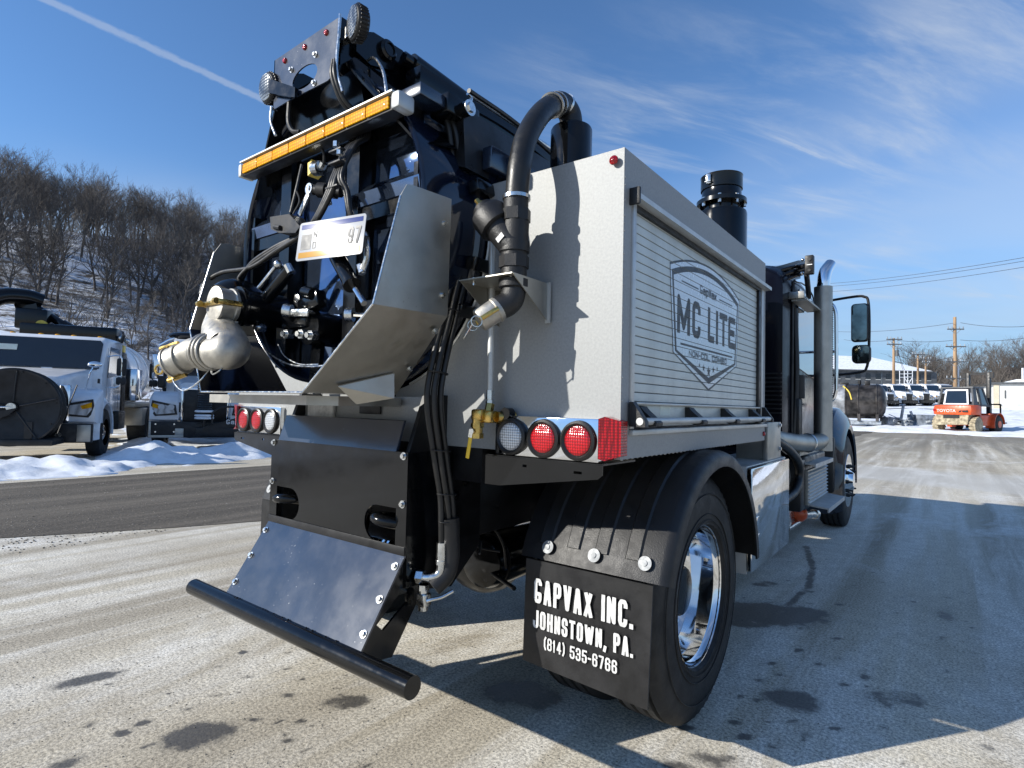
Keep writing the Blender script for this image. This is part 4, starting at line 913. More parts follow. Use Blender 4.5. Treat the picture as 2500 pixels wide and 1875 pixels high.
# linkage: struts, clamp lever, nuts
MB().cyl((.235, -.40, 1.850), (.352, -.42, 1.735), .030, n=20).cyl((.352, -.42, 1.735), (.362, -.422, 1.725), .033, n=20).obj('strut_body', 'black_paint', T)
MB().cyl((.355, -.42, 1.732), (.455, -.44, 1.648), .011, n=12).obj('strut_rod', 'chrome', T)
MB().cyl((-.105, -.385, 1.850), (-.245, -.41, 1.735), .028, n=20).obj('strut_body', 'black_paint', T)
MB().cyl((-.14, -.42, 1.872), (-.245, -.445, 1.775), .008, n=8).ball((-.14, -.42, 1.868), .02, u=10, v=8).cyl((-.09, -.41, 1.862), (-.075, -.40, 1.83), .016, n=8).obj('strut_fitting', 'zinc', T)
MB().tube([(.36, -.40, 1.95), (.40, -.40, 1.90), (.41, -.40, 1.83), (.385, -.40, 1.775)], .011, 8).cyl((.372, -.40, 1.80), (.388, -.40, 1.77), .015, n=6).cyl((.40, -.40, 1.90), (.406, -.40, 1.86), .015, n=6).tube([(.35, -.39, 1.80), (.37, -.395, 1.80)], .010, 8, 1).obj('hose_elbow', 'zinc', T)
MB().box((.01, -.412, 1.655), (.135, .012, .032), Matrix.Rotation(R(4), 3, 'Y'), .006).cyl((-.085, -.42, 1.672), (-.06, -.40, 1.668), .028, n=14).obj('clamp_lever', 'zinc', T)
MB().box((.02, -.36, 1.70), (.14, .05, .07), Matrix.Rotation(R(-15), 3, 'Y'), .01).cyl((.0, -.38, 1.745), (.06, -.38, 1.73), .026, n=12).box((-.06, -.36, 1.63), (.18, .07, .06), None, .012).cyl((.03, -.38, 1.60), (.03, -.22, 1.60), .07, n=20).obj('clamp_body', 'black_paint', T)
for x, z in ((-.27, 1.615), (-.055, 1.574), (.05, 1.568), (.115, 1.560), (-.40, 1.648)):
    MB().cyl((x, -.40, z), (x+.004, -.43, z-.002), .020, n=6).cyl((x, -.41, z), (x+.004, -.445, z-.003), .011, n=10).obj('hex_nut', 'zinc', T)
MB().cyl((.262, -.37, 1.634), (.285, -.355, 1.634), .027, n=20).cyl((.285, -.355, 1.634), (.33, -.30, 1.634), .010, n=8).obj('stop_button', 'zinc', T)
MB().tube([(-.22, -.45, 1.568), (-.15, -.45, 1.505), (-.023, -.45, 1.456), (.094, -.45, 1.437), (.224, -.44, 1.436), (.33, -.42, 1.46)], .004, 6).tube([(-.10, -.43, 1.53), (-.03, -.44, 1.48), (.08, -.445, 1.446), (.2, -.44, 1.442)], .003, 6).obj('control_cable', 'zinc', T)
MB().prism([(-.06, -.30, 1.62), (.01, -.30, 1.62), (.16, -.42, 1.36), (.11, -.42, 1.36)], (0, .02, 0)).obj('brace', 'black_paint', T)

# ---- black hose bundle down the right of the door to the frame
for i in range(5):
    dy = (i-2)*.017; dx = (i % 2)*.018
    q = [(.53, -.12+dy, 2.43), (.55+dx, -.105+dy, 2.35), (.556+dx, -.078+dy, 2.2), (.56+dx, -.038+dy, 2.05), (.56+dx, -.042+dy, 1.92), (.556+dx, -.11+dy, 1.66), (.553+dx, -.170+dy, 1.44), (.552+dx, -.185+dy, 1.31), (.552+dx, -.150+dy*.9, 1.13), (.553+dx, -.112+dy*.8, .965)]
    q += [(.553+dx, -.100+dy*.7, .90), (.55+dx, -.085+dy*.6, .80), (.545+dx, -.085+dy*.5, .70)] if i else [(.553, -.130, .86), (.55, -.122, .775)]
    MB().tube(q, .0115, 10).obj('hydraulic_hose', 'hose_rubber', T)
MB().tube([(.563, -.095, .875), (.562, -.088, .80), (.56, -.085, .72), (.552, -.10, .66), (.53, -.14, .62)], .036, 14).obj('hose_sleeve', 'black_plastic', T)
for z, y in ((2.2, -.078), (1.9, -.046), (1.66, -.11), (1.42, -.175), (1.13, -.15), (.965, -.112), (.86, -.10)):
    MB().torus((.561, y, z), (0, .1, 1), .038, .003, 24, 6, sc=(1.15, .72)).obj('cable_tie', 'black_plastic', T)
MB().cyl((.55, -.122, .785), (.55, -.122, .715), .019, n=16).cyl((.55, -.122, .720), (.55, -.122, .705), .023, n=6).tube([(.55, -.122, .71), (.55, -.124, .68), (.54, -.135, .662), (.515, -.155, .655), (.49, -.165, .655)], .017, 14).cyl((.50, -.16, .655), (.475, -.17, .655), .026, n=6).obj('hose_elbow', 'zinc', T)
MB().cyl((.505, -.165, .63), (.505, -.165, .535), .018, n=14).box((.507, -.165, .575), (.045, .04, .05), None, .006).cyl((.505, -.165, .61), (.505, -.165, .63), .022, n=6).tube([(.53, -.17, .575), (.545, -.16, .582), (.565, -.13, .588), (.585, -.09, .605)], .007, 8).obj('drain_valve', 'zinc', T)
MB().cyl((.58, .30, .52), (.15, .55, .50), .01).obj('brake_line', 'black_frame', T)

# ---- fittings on the rear panel: fill hose, strainer, shelf, sight tube
MB().tube([(.888, -.15, 1.985), (.893, -.15, 2.06), (.898, -.145, 2.14), (.895, -.11, 2.24), (.885, -.03, 2.35), (.865, .07, 2.44), (.850, .145, 2.485)], .0405, 24, 8).obj('fill_hose', 'hose_rubber', T)
MB().tube([(.853, .13, 2.480), (.848, .17, 2.503), (.846, .21, 2.510), (.850, .245, 2.49), (.853, .253, 2.45), (.853, .253, 2.42)], .046, 24, 6).obj('hose_elbow', 'black_plastic', T)
for p_, d_ in (((.860, .10, 2.462), (-.25, .7, .55)), ((.852, .14, 2.485), (-.25, .85, .45)), ((.846, .205, 2.513), (0, .95, -.25)), ((.890, -.15, 2.018), (0, 0, 1))):
    x_, y_, z_ = basis(d_); p_ = V(p_)
    MB().lathe([(.0415, -.006), (.0485, -.006), (.0485, .006), (.0415, .006)], p_, z_, 28, False).cyl(p_-NX*.05+z_*.0, p_-NX*.05+NZ*.02, .008, n=6).obj('hose_clamp', 'zinc', T)
CN = MB().lathe([(.084, -.02), (.084, .262), (.080, .270), (.045, .272), (.045, .29)], (.855, .253, 2.16), (0, 0, 1), 40).obj('vent_canister', 'black_paint', T)
sb = MB()
sb.cyl((.888, -.15, 2.012), (.888, -.15, 1.955), .043, n=28).cyl((.888, -.15, 1.975), (.888, -.15, 1.935), .052, n=8)
sb.cyl((.890, -.15, 1.945), (.884, -.15, 1.800), .046, n=28).cyl((.886, -.15, 1.865), (.885, -.15, 1.83), .052, n=28)
dv = V(-.62, -.15, .78).normalized(); o_ = V(.88, -.155, 1.855)
sb.lathe([(.048, -.02), (.050, .05), (.052, .10)], o_, dv, 32)
sb.cyl((.885, -.15, 1.815), (.885, -.15, 1.775), .052, n=8).cyl((.886, -.15, 1.78), (.886, -.15, 1.735), .044, n=28)
SB = sb.obj('strainer_body', 'black_plastic', T)
MB().lathe([(.058, .085), (.066, .09), (.067, .145), (.060, .160), (.040, .166), (.040, .185), (.028, .188), (.001, .188)], o_, dv, 36).obj('strainer_cup', 'black_plastic', SB)
MB().cyl(o_+dv*.186, o_+dv*.205, .017, n=6).cyl(o_+dv*.205, o_+dv*.225, .010, n=8).obj('strainer_plug', 'brass', SB)
MB().sheet([(-.016, -.01), (.016, -.01), (.016, .01), (-.016, .01)], [], o_+V(.0, -.0515, 0)+dv*.02, V(.78, 0, .62), V(-.62, 0, .78), 0).obj('strainer_label', 'letter_white', SB)
SF = MB().sheet([(.70, -.225), (.935, -.225), (.935, 0), (.70, 0)], [circ(.886, -.15, .043)], (0, 0, 1.738), NX, NY, .004).obj('hose_shelf', 'stainless', T)
MB().sheet([(-.225, 1.742), (0, 1.742), (0, 1.607), (-.012, 1.607)], [], (.932, 0, 0), NY, NZ, .004).obj('shelf_gusset', 'stainless', SF)
MB().sheet([(-.225, 1.742), (0, 1.742), (0, 1.607), (-.012, 1.607)], [], (.70, 0, 0), NY, NZ, .004).obj('shelf_gusset', 'stainless', SF)
MB().bx(.928, .948, -.018, -.0125, 1.600, 1.745).obj('shelf_flange', 'trim_aluminium', SF)
for x, y in ((.74, -.19), (.905, -.19)): MB().cyl((x, y, 1.725), (x, y, 1.752), .006, n=8).cyl((x, y, 1.742), (x, y, 1.750), .011, n=6).obj('bolt', 'zinc', SF)
MB().lathe([(.044, 0), (.052, .004), (.052, .03), (.044, .034)], (.886, -.15, 1.738), (0, 0, -1), 28, False).obj('union_ring', 'black_plastic', T)
MB().tube([(.886, -.15, 1.745), (.886, -.15, 1.69), (.876, -.162, 1.655), (.848, -.195, 1.63)], .042, 24).obj('hose_elbow', 'black_plastic', T)
d3 = V(-.55, -.62, -.56).normalized(); c3 = V(.852, -.19, 1.632)
C3 = MB().lathe([(.040, -.01), (.044, 0), (.0445, .01), (.041, .014), (.041, .07), (.038, .078), (.001, .080)], c3, d3, 32).obj('fill_cap', 'cast_aluminium', T)
x3, y3, z3 = basis(d3)
for s in (-1, 1):
    MB().box(c3+x3*s*.046+d3*.045, (.010, .016, .075), Matrix((x3, y3, z3)).transposed(), .003).obj('cam_lever', 'brass', C3)
    MB().torus(c3+x3*s*.050+d3*.095, x3, .018, .0022, 18, 6).obj('cam_ring', 'zinc', C3)
MB().tube([c3+x3*.05+d3*.11, c3+d3*.14+V(0, 0, -.03), c3-x3*.05+d3*.11], .0022, 6).obj('cap_tether', 'zinc', C3)
MB().cyl((.718, -.06, 1.345), (.712, -.06, 2.02), .0125, n=16).obj('sight_tube', 'trim_aluminium', T)
MB().cyl((.718, -.06, 1.36), (.718, -.06, 1.325), .015, n=6).cyl((.718, -.06, 1.335), (.719, -.06, 1.31), .011, n=10).cyl((.719, -.06, 1.322), (.72, -.06, 1.305), .017, n=6).obj('tube_fitting', 'zinc', T)
bv = MB(); bv.cyl((.72, -.06, 1.31), (.72, -.07, 1.275), .017, n=6).box((.725, -.07, 1.262), (.055, .05, .045), None, .008).cyl((.755, -.06, 1.262), (.79, .0, 1.262), .02, n=12)
bv.box((.695, -.09, 1.268), (.05, .045, .042), None, .008).cyl((.69, -.095, 1.255), (.69, -.095, 1.195), .020, n=16).cyl((.69, -.095, 1.238), (.69, -.095, 1.222), .025, n=6).cyl((.69, -.095, 1.20), (.69, -.095, 1.182), .024, n=6)
bv.obj('brass_valve', 'brass', T)
MB().box((.672, -.118, 1.150), (.016, .005, .085), Matrix.Rotation(R(10), 3, 'Y'), .002).obj('valve_handle', 'yellow_grip', T)
MB().cyl((.69, -.118, 1.208), (.69, -.128, 1.208), .011, n=6).box((.68, -.119, 1.20), (.018, .004, .03), Matrix.Rotation(R(10), 3, 'Y')).obj('handle_nut', 'zinc', T)
MB().cyl((.785, -.02, 1.275), (.785, -.055, 1.275), .022, n=16).obj('panel_plug', 'black_paint', T)

# ---- wheels
def tyre(w_, Ro, Ri, n=120):
    h = w_/2
    prof = [(Ri, -h+.035), (Ri+.015, -h+.01), (Ri+.08, -h), (Ro-.09, -h+.004), (Ro-.045, -h+.014), (Ro-.018, -h+.022), (Ro, -h+.040)]
    gro = []
    for gx in (-.45, -.15, .15, .45):
        c = gx*h*1.25; gro += [(Ro+.003, c-.010), (Ro-.012, c-.006), (Ro-.012, c+.006), (Ro+.003, c+.010)]
    prof2 = prof+gro+[(r, -x) for r, x in prof[::-1]]
    L = len(prof2)
    def rf(k, i): return (1-.018*(i % 2)) if k in (5, 6, L-7, L-6) else 1
    return MB().lathe(prof2, (0, 0, 0), (1, 0, 0), n, False, rf)
ty = tyre(.268, .512, .286).mesh('tyre', 'tyre_rubber', 30)
ringm = MB()
for r in (.318, .345, .43): ringm.torus((.1335, 0, 0), (1, 0, 0), r, .0025, 64, 5)
ring_me = ringm.mesh('sidewall_ridge', 'tyre_rubber')
def rear_wheel(x, outer):
    W = addm('wheel', ty, T, (x, .78, .512))
    s = 1 if x > 0 else -1
    if outer: addm('sidewall_ridge', ring_me, W, (0, 0, 0), (0, 0, 0 if s > 0 else math.pi))
    sg = s
    MB().lathe([(.300, .128), (.304, .120), (.300, .112), (.290, .108), (.284, .085), (.276, .078), (.272, -.02), (.262, -.045), (.255, -.06), (.252, -.10)], (0, 0, 0), (sg, 0, 0), 64, False).obj('rim', 'chrome', W)
    if outer:
        hs = [circ(.205*math.cos(2*math.pi*i/10), .205*math.sin(2*math.pi*i/10), .030, 14) for i in range(10)]
        MB().sheet(circ(0, 0, .258, 56), hs+[circ(0, 0, .112, 32)], (s*-.025, 0, 0), NY, NZ, -.012).obj('wheel_disc', 'chrome', W)
        MB().lathe([(.105, -.06), (.105, .030), (.098, .040), (.085, .042), (.001, .044)], (0, 0, 0), (sg, 0, 0), 32).obj('hub', 'black_paint', W)
        for i in range(10):
            a = 2*math.pi*(i+.5)/10; y, z = .143*math.cos(a), .143*math.sin(a); MB().cyl((sg*-.02, y, z), (sg*.012, y, z), .017, n=6).obj('lug_nut', 'chrome', W)
    return W
rear_wheel(1.106, True); rear_wheel(.79, False); rear_wheel(-1.106, True); rear_wheel(-.79, False)
tyf = tyre(.285, .525, .286).mesh('front_tyre', 'tyre_rubber', 30)
for s in (-1, 1):
    W = addm('front_wheel', tyf, T, (s*1.01, 5.95, .525))
    MB().lathe([(.300, .138), (.304, .13), (.298, .12), (.285, .10), (.27, .09), (.255, .12), (.20, .135), (.15, .13), (.12, .15), (.09, .19), (.001, .20)], (0, 0, 0), (s, 0, 0), 48).obj('rim', 'chrome', W)
    for i in range(10):
        a = 2*math.pi*i/10; MB().lathe([(.022, .12), (.022, .155), (.013, .16), (.011, .19), (.001, .20)], (0, .17*math.cos(a), .17*math.sin(a)), (s, 0, 0), 10).obj('lug_nut_cover', 'black_plastic', W)
# ---- rear fenders and mud flaps
def fender(s):
    cy, cz, r = .78, .512, .615; f = MB(); rs = []
    for i in range(25):
        a = R(162-(162-6)*i/24); y, z = cy+r*math.cos(a), cz+r*math.sin(a); k = V(0, math.cos(a), math.sin(a)); c = V(0, y, z)
        rs.append([c+NX*s*.69, c+NX*s*.70+k*.006, c+NX*s*1.275+k*.006, c+NX*s*1.300-k*.004, c+NX*s*1.310-k*.022, c+NX*s*1.310-k*.060, c+NX*s*1.300-k*.058, c+NX*s*1.296-k*.024, c+NX*s*1.27-k*.008, c+NX*s*.69-k*.006])
    f.rings(rs); FE = f.obj('wheel_fender', 'black_plastic', T)
    for x in (.80, .925, 1.045, 1.17):
        q = MB(); rr = []
        for i in range(10):
            a = R(156-62*i/9); k = V(0, math.cos(a), math.sin(a)); c = V(s*x, cy, cz)+k*(r+.005)
            rr.append([c+NX*-.032, c+NX*-.024+k*.009, c+NX*.024+k*.009, c+NX*.032])
        q.rings(rr); q.obj('fender_rib', 'black_plastic', FE)
    fl = MB().prism([(s*.728, .168, .305), (s*1.252, .168, .285), (s*1.262, .178, .700), (s*.728, .178, .700)], (0, .008, 0)).obj('mud_flap', 'black_satin', T)
    for x, z in ((.818, .755), (1.022, .758), (1.222, .765)):
        MB().lathe([(.025, 0), (.025, .002), (.010, .003), (.010, .006), (.001, .007)], (s*x, .196+(z-.755)*.35, z), (0, -1, .35), 24).obj('flap_washer', 'washer_zinc', fl)
    return fl
FL = fender(1); fender(-1)
fx = lambda x: (x-.728)
def flap_line(txt, x0, x1, z, h, t):
    stroke_text('flap_lettering', txt, x0, x1, h, (0, .1662, z), NX, NZ, 'letter_white', FL, t=t, gap=.26)
flap_line('GAPVAX INC.', .778, 1.196, .541, .094, .155)
flap_line('JOHNSTOWN, PA.', .775, 1.198, .445, .068, .16)
flap_line('(814) 535-6766', .828, 1.140, .374, .046, .145)
# ---- tanks and boxes under the body
MB().lathe([(.001, .0), (.08, .004), (.118, .02), (.128, .05), (.128, .70), (.118, .73), (.001, .75)], (.27, .42, .545), (0, 1, 0), 40).obj('air_tank', 'black_paint', T)
MB().torus((.27, .50, .545), (0, 1, 0), .131, .007, 40, 6).obj('tank_strap', 'black_frame', T)
MB().tube([(.36, .2, .78), (.41, .33, .76), (.42, .42, .66), (.41, .46, .54)], .006, 6).tube([(.55, .10, .70), (.45, .22, .71), (.35, .3, .68), (.33, .36, .64), (.42, .40, .63)], .005, 6).obj('brake_line', 'black_satin', T)
TB = MB(); TB.bx(.86, 1.185, 1.60, 2.50, .425, .985, .006); TB = TB.obj('tool_box', 'black_satin', T)
MB().bx(.86, 1.19, 1.585, 1.599, .415, 1.0, .003).obj('box_flange', 'trim_aluminium', TB)
MB().bx(.86, 1.19, 1.60, 2.51, .988, 1.0, .003).obj('box_lid', 'trim_aluminium', TB)
MB().bx(1.195, 1.222, 1.575, 2.47, .432, .992, .006).obj('box_door', 'polished_plate', TB)
PDL = MB().bx(1.2225, 1.228, 1.615, 1.70, .535, .72, .004).obj('paddle_latch', 'chrome', TB)
MB().bx(1.2282, 1.236, 1.63, 1.685, .55, .63, .004).obj('latch_paddle', 'polished_plate', TB)
MB().bx(.98, 1.16, 2.12, 2.135, .99, 1.24).bx(1.15, 1.18, 2.08, 2.42, 1.0, 1.235, .004).obj('step_bracket', 'stainless', T)
for z in (1.215, 1.06): MB().bolt((1.181, 2.38, z), (1, 0, 0), .012).obj('bolt', 'zinc', T)
MB().tube([(1.02, 2.75, 1.12), (1.05, 3.18, 1.03), (1.07, 3.52, .90), (1.07, 3.60, .76), (1.06, 3.46, .65), (1.03, 3.2, .60)], .035, 12).obj('intake_hose', 'hose_rubber', T)
MB().tube([(.98, 2.7, 1.05), (1.01, 3.05, .98), (1.03, 3.3, .86), (1.03, 3.36, .74), (1.0, 3.2, .62)], .020, 10).obj('coolant_hose', 'hose_rubber', T)
MB().ball((1.0, 3.95, .40), .075, (1, 1, 1)).obj('filter_bowl', 'orange_paint', T)
MB().cyl((1.02, 4.0, .385), (1.06, 4.32, .35), .035, n=14).cyl((1.06, 4.32, .35), (1.065, 4.38, .344), .045, n=14).obj('filter_outlet', 'zinc', T)
MB().bx(.90, .98, 3.6, 3.9, .30, .52, .01).cyl((.96, 3.7, .50), (1.0, 3.95, .53), .025).cyl((.96, 3.7, .30), (1.0, 3.95, .33), .025).obj('filter_head', 'zinc', T)
# ---- vent stack, gauge fittings, exhaust, cab, steps, mirrors
VSK = MB().lathe([(.17, -.5), (.17, -.03), (.165, -.012), (.12, -.005), (.12, .045)], (.80, 2.35, 2.70), (0, 0, 1), 48).obj('vent_stack', 'black_paint', T)
MB().lathe([(.12, 0), (.168, 0), (.168, .014), (.168, .028), (.14, .032), (.135, .04), (.132, .10), (.140, .105), (.141, .118), (.140, .19), (.143, .20), (.130, .20), (.128, .1)], (.80, 2.35, 2.745), (0, 0, 1), 48, False).obj('stack_collar', 'black_paint', VSK)
for i in range(8):
    a = 2*math.pi*(i+.3)/8; MB().cyl((.80+.152*math.cos(a), 2.35+.152*math.sin(a), 2.722), (.80+.152*math.cos(a), 2.35+.152*math.sin(a), 2.783), .012, n=6).obj('bolt', 'zinc', VSK)
MB().box((.757, 2.205, 2.90), (.03, .02, .07), Matrix.Rotation(R(10), 3, 'Z'), .004).cyl((.735, 2.195, 2.88), (.775, 2.195, 2.88), .006).obj('collar_clamp', 'zinc', VSK)
MB().cyl((1.02, 1.70, 2.205), (1.05, 1.78, 2.21), .045, n=20).obj('brass_fitting', 'brass', T)
MB().cyl((1.05, 1.78, 2.21), (1.075, 1.92, 2.215), .035, n=8).tube([(1.07, 1.9, 2.215), (1.085, 2.02, 2.215), (1.088, 2.06, 2.19), (1.088, 2.065, 2.10)], .030, 12).obj('pipe_elbow', 'zinc', T)
MB().cyl((1.03, 1.86, 2.15), (1.03, 1.86, 2.0), .022).obj('pipe_stub', 'zinc', T)
# cab
CAB = MB()
secs = [(3.35, .93, 1.02, 2.40), (3.37, .985, .98, 2.50), (3.46, 1.0, .95, 2.545), (4.2, 1.0, .95, 2.57), (4.75, .995, .95, 2.53), (5.05, .985, .95, 2.12), (5.35, .97, .95, 1.62)]
rs = []
for y, hw, zb, zt in secs:
    o = []; r = .16
    for cx, cz, a0 in ((hw-r, zt-r, 0), (-hw+r, zt-r, 90)):
        o += [(cx+r*math.cos(R(a0+90*i/5)), cz+r*math.sin(R(a0+90*i/5))) for i in range(6)]
    o += [(-hw, zb), (hw, zb)]
    rs.append([V(x, y, z) for x, z in o])
CAB.rings(rs); CAB = CAB.obj('cab', 'cab_paint', T)
MB().prism([(1.004, 3.86, 1.70), (1.004, 4.80, 1.62), (1.004, 4.72, 2.20), (1.004, 4.50, 2.40), (1.004, 3.95, 2.42), (1.004, 3.86, 2.34)], (.003, 0, 0)).obj('door_window', 'cab_glass', CAB)
MB().tube([(1.002, 3.70, 1.0), (1.004, 3.70, 2.30), (1.004, 3.80, 2.45), (1.004, 4.55, 2.46), (1.0, 4.95, 2.0), (1.0, 4.95, 1.0)], .007, 6, 3).obj('door_seam', 'black_satin', CAB)
MB().tube([(1.006, 3.62, 1.05), (1.01, 3.62, 2.2), (1.0, 3.66, 2.42)], .011, 8).obj('drip_moulding', 'black_satin', CAB)
MB().bx(-.62, .62, 3.335, 3.348, 1.75, 2.25, .02).obj('rear_window', 'dark_glass', CAB)
for i in range(10): MB().bx(.72, .985, 3.325, 3.336, 1.285+i*.036, 1.298+i*.036).obj('vent_slat', 'black_satin', CAB)
MB().prism([(.98, 3.36, 2.36), (.94, 3.36, 2.44), (.80, 3.36, 2.52), (-.80, 3.36, 2.52), (-.80, 4.4, 2.72), (.78, 4.4, 2.72), (.96, 4.2, 2.63), (1.0, 4.0, 2.52)], (0, .004, .02)).obj('roof_shell', 'cab_paint', CAB)
rf = MB(); rf.prism([(-.85, 3.40, 2.47), (.85, 3.40, 2.47), (1.03, 3.75, 2.60), (.98, 4.6, 2.78), (-.98, 4.6, 2.78)], (0, 0, .03)); rf.obj('roof_visor', 'black_paint', CAB)
for k in range(3): MB().tube([(.80+.03*k, 3.36+.02*k, 2.44-.05*k), (1.0, 3.56, 2.53-.045*k), (1.085, 3.72, 2.575-.03*k)], .016, 8).obj('visor_rib', 'black_paint', CAB)
LBX = MB().bx(1.105, 1.172, 3.60, 3.66, 2.468, 2.628, .008).obj('strobe_block', 'black_satin', T)
for z in (2.588, 2.498): MB().cyl((1.141, 3.599, z), (1.141, 3.592, z), .012, n=14).obj('strobe_hole', 'interior', LBX)
MB().bx(1.122, 1.164, 3.592, 3.5995, 2.540, 2.548).obj('strobe_plate', 'letter_white', LBX)
MB().tube([(1.10, 3.64, 2.55), (1.04, 3.68, 2.54), (.98, 3.75, 2.50)], .018, 8).tube([(1.11, 3.66, 2.48), (1.08, 3.9, 2.40), (1.05, 4.1, 2.36)], .022, 8).obj('strobe_arm', 'black_satin', T)
MB().ball((1.07, 3.66, 2.49), .02).ball((1.085, 3.63, 2.60), .014).obj('arm_bolts', 'zinc', T)
# exhaust
MB().cyl((1.15, 4.22, .96), (1.15, 4.22, 2.46), .055, n=28).tube([(1.15, 4.22, 2.44), (1.153, 4.225, 2.53), (1.165, 4.26, 2.62), (1.19, 4.34, 2.70)], [.056, .057, .056, .050], 24).obj('exhaust_stack', 'chrome', T)
hs_ = MB(); n = 15
hs_.rings([[V(1.15+.078*math.cos(R(a)), 4.22+.078*math.sin(R(a)), z) for a in range(-210, 31, 16)] for z in (.955, 2.465)], False, False)
HSO = hs_.obj('heat_shield', 'stainless', T)
slot = MB()
for k in range(62):
    z = 1.05+k*.0205
    if 1.32 < z < 1.40: continue
    slot.box((1.15+.0785*math.cos(R(12)), 4.22+.0785*math.sin(R(12)), z), (.006, .05, .006), Matrix.Rotation(R(12), 3, 'Z'))
slot.obj('shield_slots', 'interior', HSO)
MB().tube([(.9, 2.9, 1.12), (1.0, 3.5, 1.055), (1.09, 4.0, 1.03), (1.14, 4.2, 1.06), (1.15, 4.22, 1.16)], .075, 20).obj('exhaust_elbow', 'stainless', T)
MB().torus((1.075, 3.93, 1.032), (.2, 1, -.05), .078, .008, 28, 8).obj('pipe_clamp', 'zinc', T)
MB().bx(1.0, 1.12, 3.50, 3.53, 2.25, 2.31, .004).bx(1.02, 1.14, 3.53, 4.2, 2.235, 2.25).cyl((1.04, 3.55, 2.28), (1.04, 3.68, 2.285), .03, n=14).cyl((1.06, 3.75, 2.29), (1.06, 3.88, 2.295), .03, n=14).obj('stack_bracket', 'stainless', T)
MB().tube([(1.01, 3.66, 1.02), (1.03, 3.68, 1.6), (1.01, 3.7, 2.2)], .025, 10).obj('air_line', 'hose_rubber', T)
MB().bx(1.0, 1.06, 3.65, 3.78, 1.10, 1.42, .01).cyl((1.05, 3.72, 1.42), (1.05, 3.72, 1.62), .04).obj('air_filter_pipe', 'black_satin', T)
# steps
STP = MB().prism([(1.10, 3.80, .50), (1.10, 4.75, .50), (1.10, 4.75, .80), (1.10, 3.80, .80)], (-.02, 0, 0)).obj('cab_steps', 'stainless', T)
for i in range(9):
    z = .520+i*.032; MB().prism([(1.1005, 3.81, z-.011), (1.118, 3.81, z), (1.1005, 3.81, z+.011)], (0, .93, 0)).obj('riser_rib', 'trim_aluminium', STP)
MB().prism([(1.01, 3.78, .870), (1.165, 3.78, .862), (1.165, 3.78, .826), (1.155, 3.78, .826), (1.155, 3.78, .850), (1.01, 3.78, .856)], (0, .93, 0)).obj('step_tread', 'trim_aluminium', STP)
MB().prism([(1.09, 3.85, .505), (1.255, 3.85, .488), (1.255, 3.85, .450), (1.245, 3.85, .450), (1.245, 3.85, .476), (1.09, 3.85, .490)], (0, .93, 0)).obj('step_tread', 'trim_aluminium', STP)
MB().bx(1.0, 1.04, 3.80, 4.72, .87, .965, .004).obj('upper_riser', 'stainless', STP)
for i in range(3): MB().bx(.90, 1.0, 3.5+i*.02, 4.5, .96+i*.03, .972+i*.03).obj('upper_tread', 'trim_aluminium', STP)
MB().bx(.86, 1.08, 3.62, 3.80, .46, .90, .02).bx(.70, 1.08, 3.8, 4.8, .45, .92, .02).obj('battery_box', 'black_frame', T)
# hood, front fender
hd = MB(); rs = []
for y, hw, zt in ((5.30, .97, 1.62), (5.9, .90, 1.55), (6.6, .78, 1.46), (7.0, .66, 1.30), (7.1, .60, 1.05)):
    o = []; r = .14
    for cx, cz, a0 in ((hw-r, zt-r, 0), (-hw+r, zt-r, 90)): o += [(cx+r*math.cos(R(a0+90*i/4)), cz+r*math.sin(R(a0+90*i/4))) for i in range(5)]
    o += [(-hw, .9), (hw, .9)]; rs.append([V(x, y, z) for x, z in o])
hd.rings(rs); hd.obj('hood', 'navy_paint', T)
for s in (-1, 1):
    f = MB(); rs = []
    for i in range(25):
        a = R(205-(205-(-10))*i/24); k = V(0, math.cos(a), math.sin(a)); rr = .60 if i > 3 else .60+.02*(4-i); c = V(0, 5.95, .55)+k*rr; kk = .26 if 5 < i < 19 else .12
        rs.append([c+NX*s*.72+k*kk, c+NX*s*1.05+k*kk*.8, c+NX*s*1.14+k*kk*.35, c+NX*s*1.165, c+NX*s*1.15-k*.03, c+NX*s*.72-k*.0])
    f.rings(rs); f.obj('front_fender', 'navy_paint', T)
    MB().bx(s*.85, s*1.10, 5.20, 5.32, .45, 1.05, .03).obj('fender_flap', 'black_satin', T)
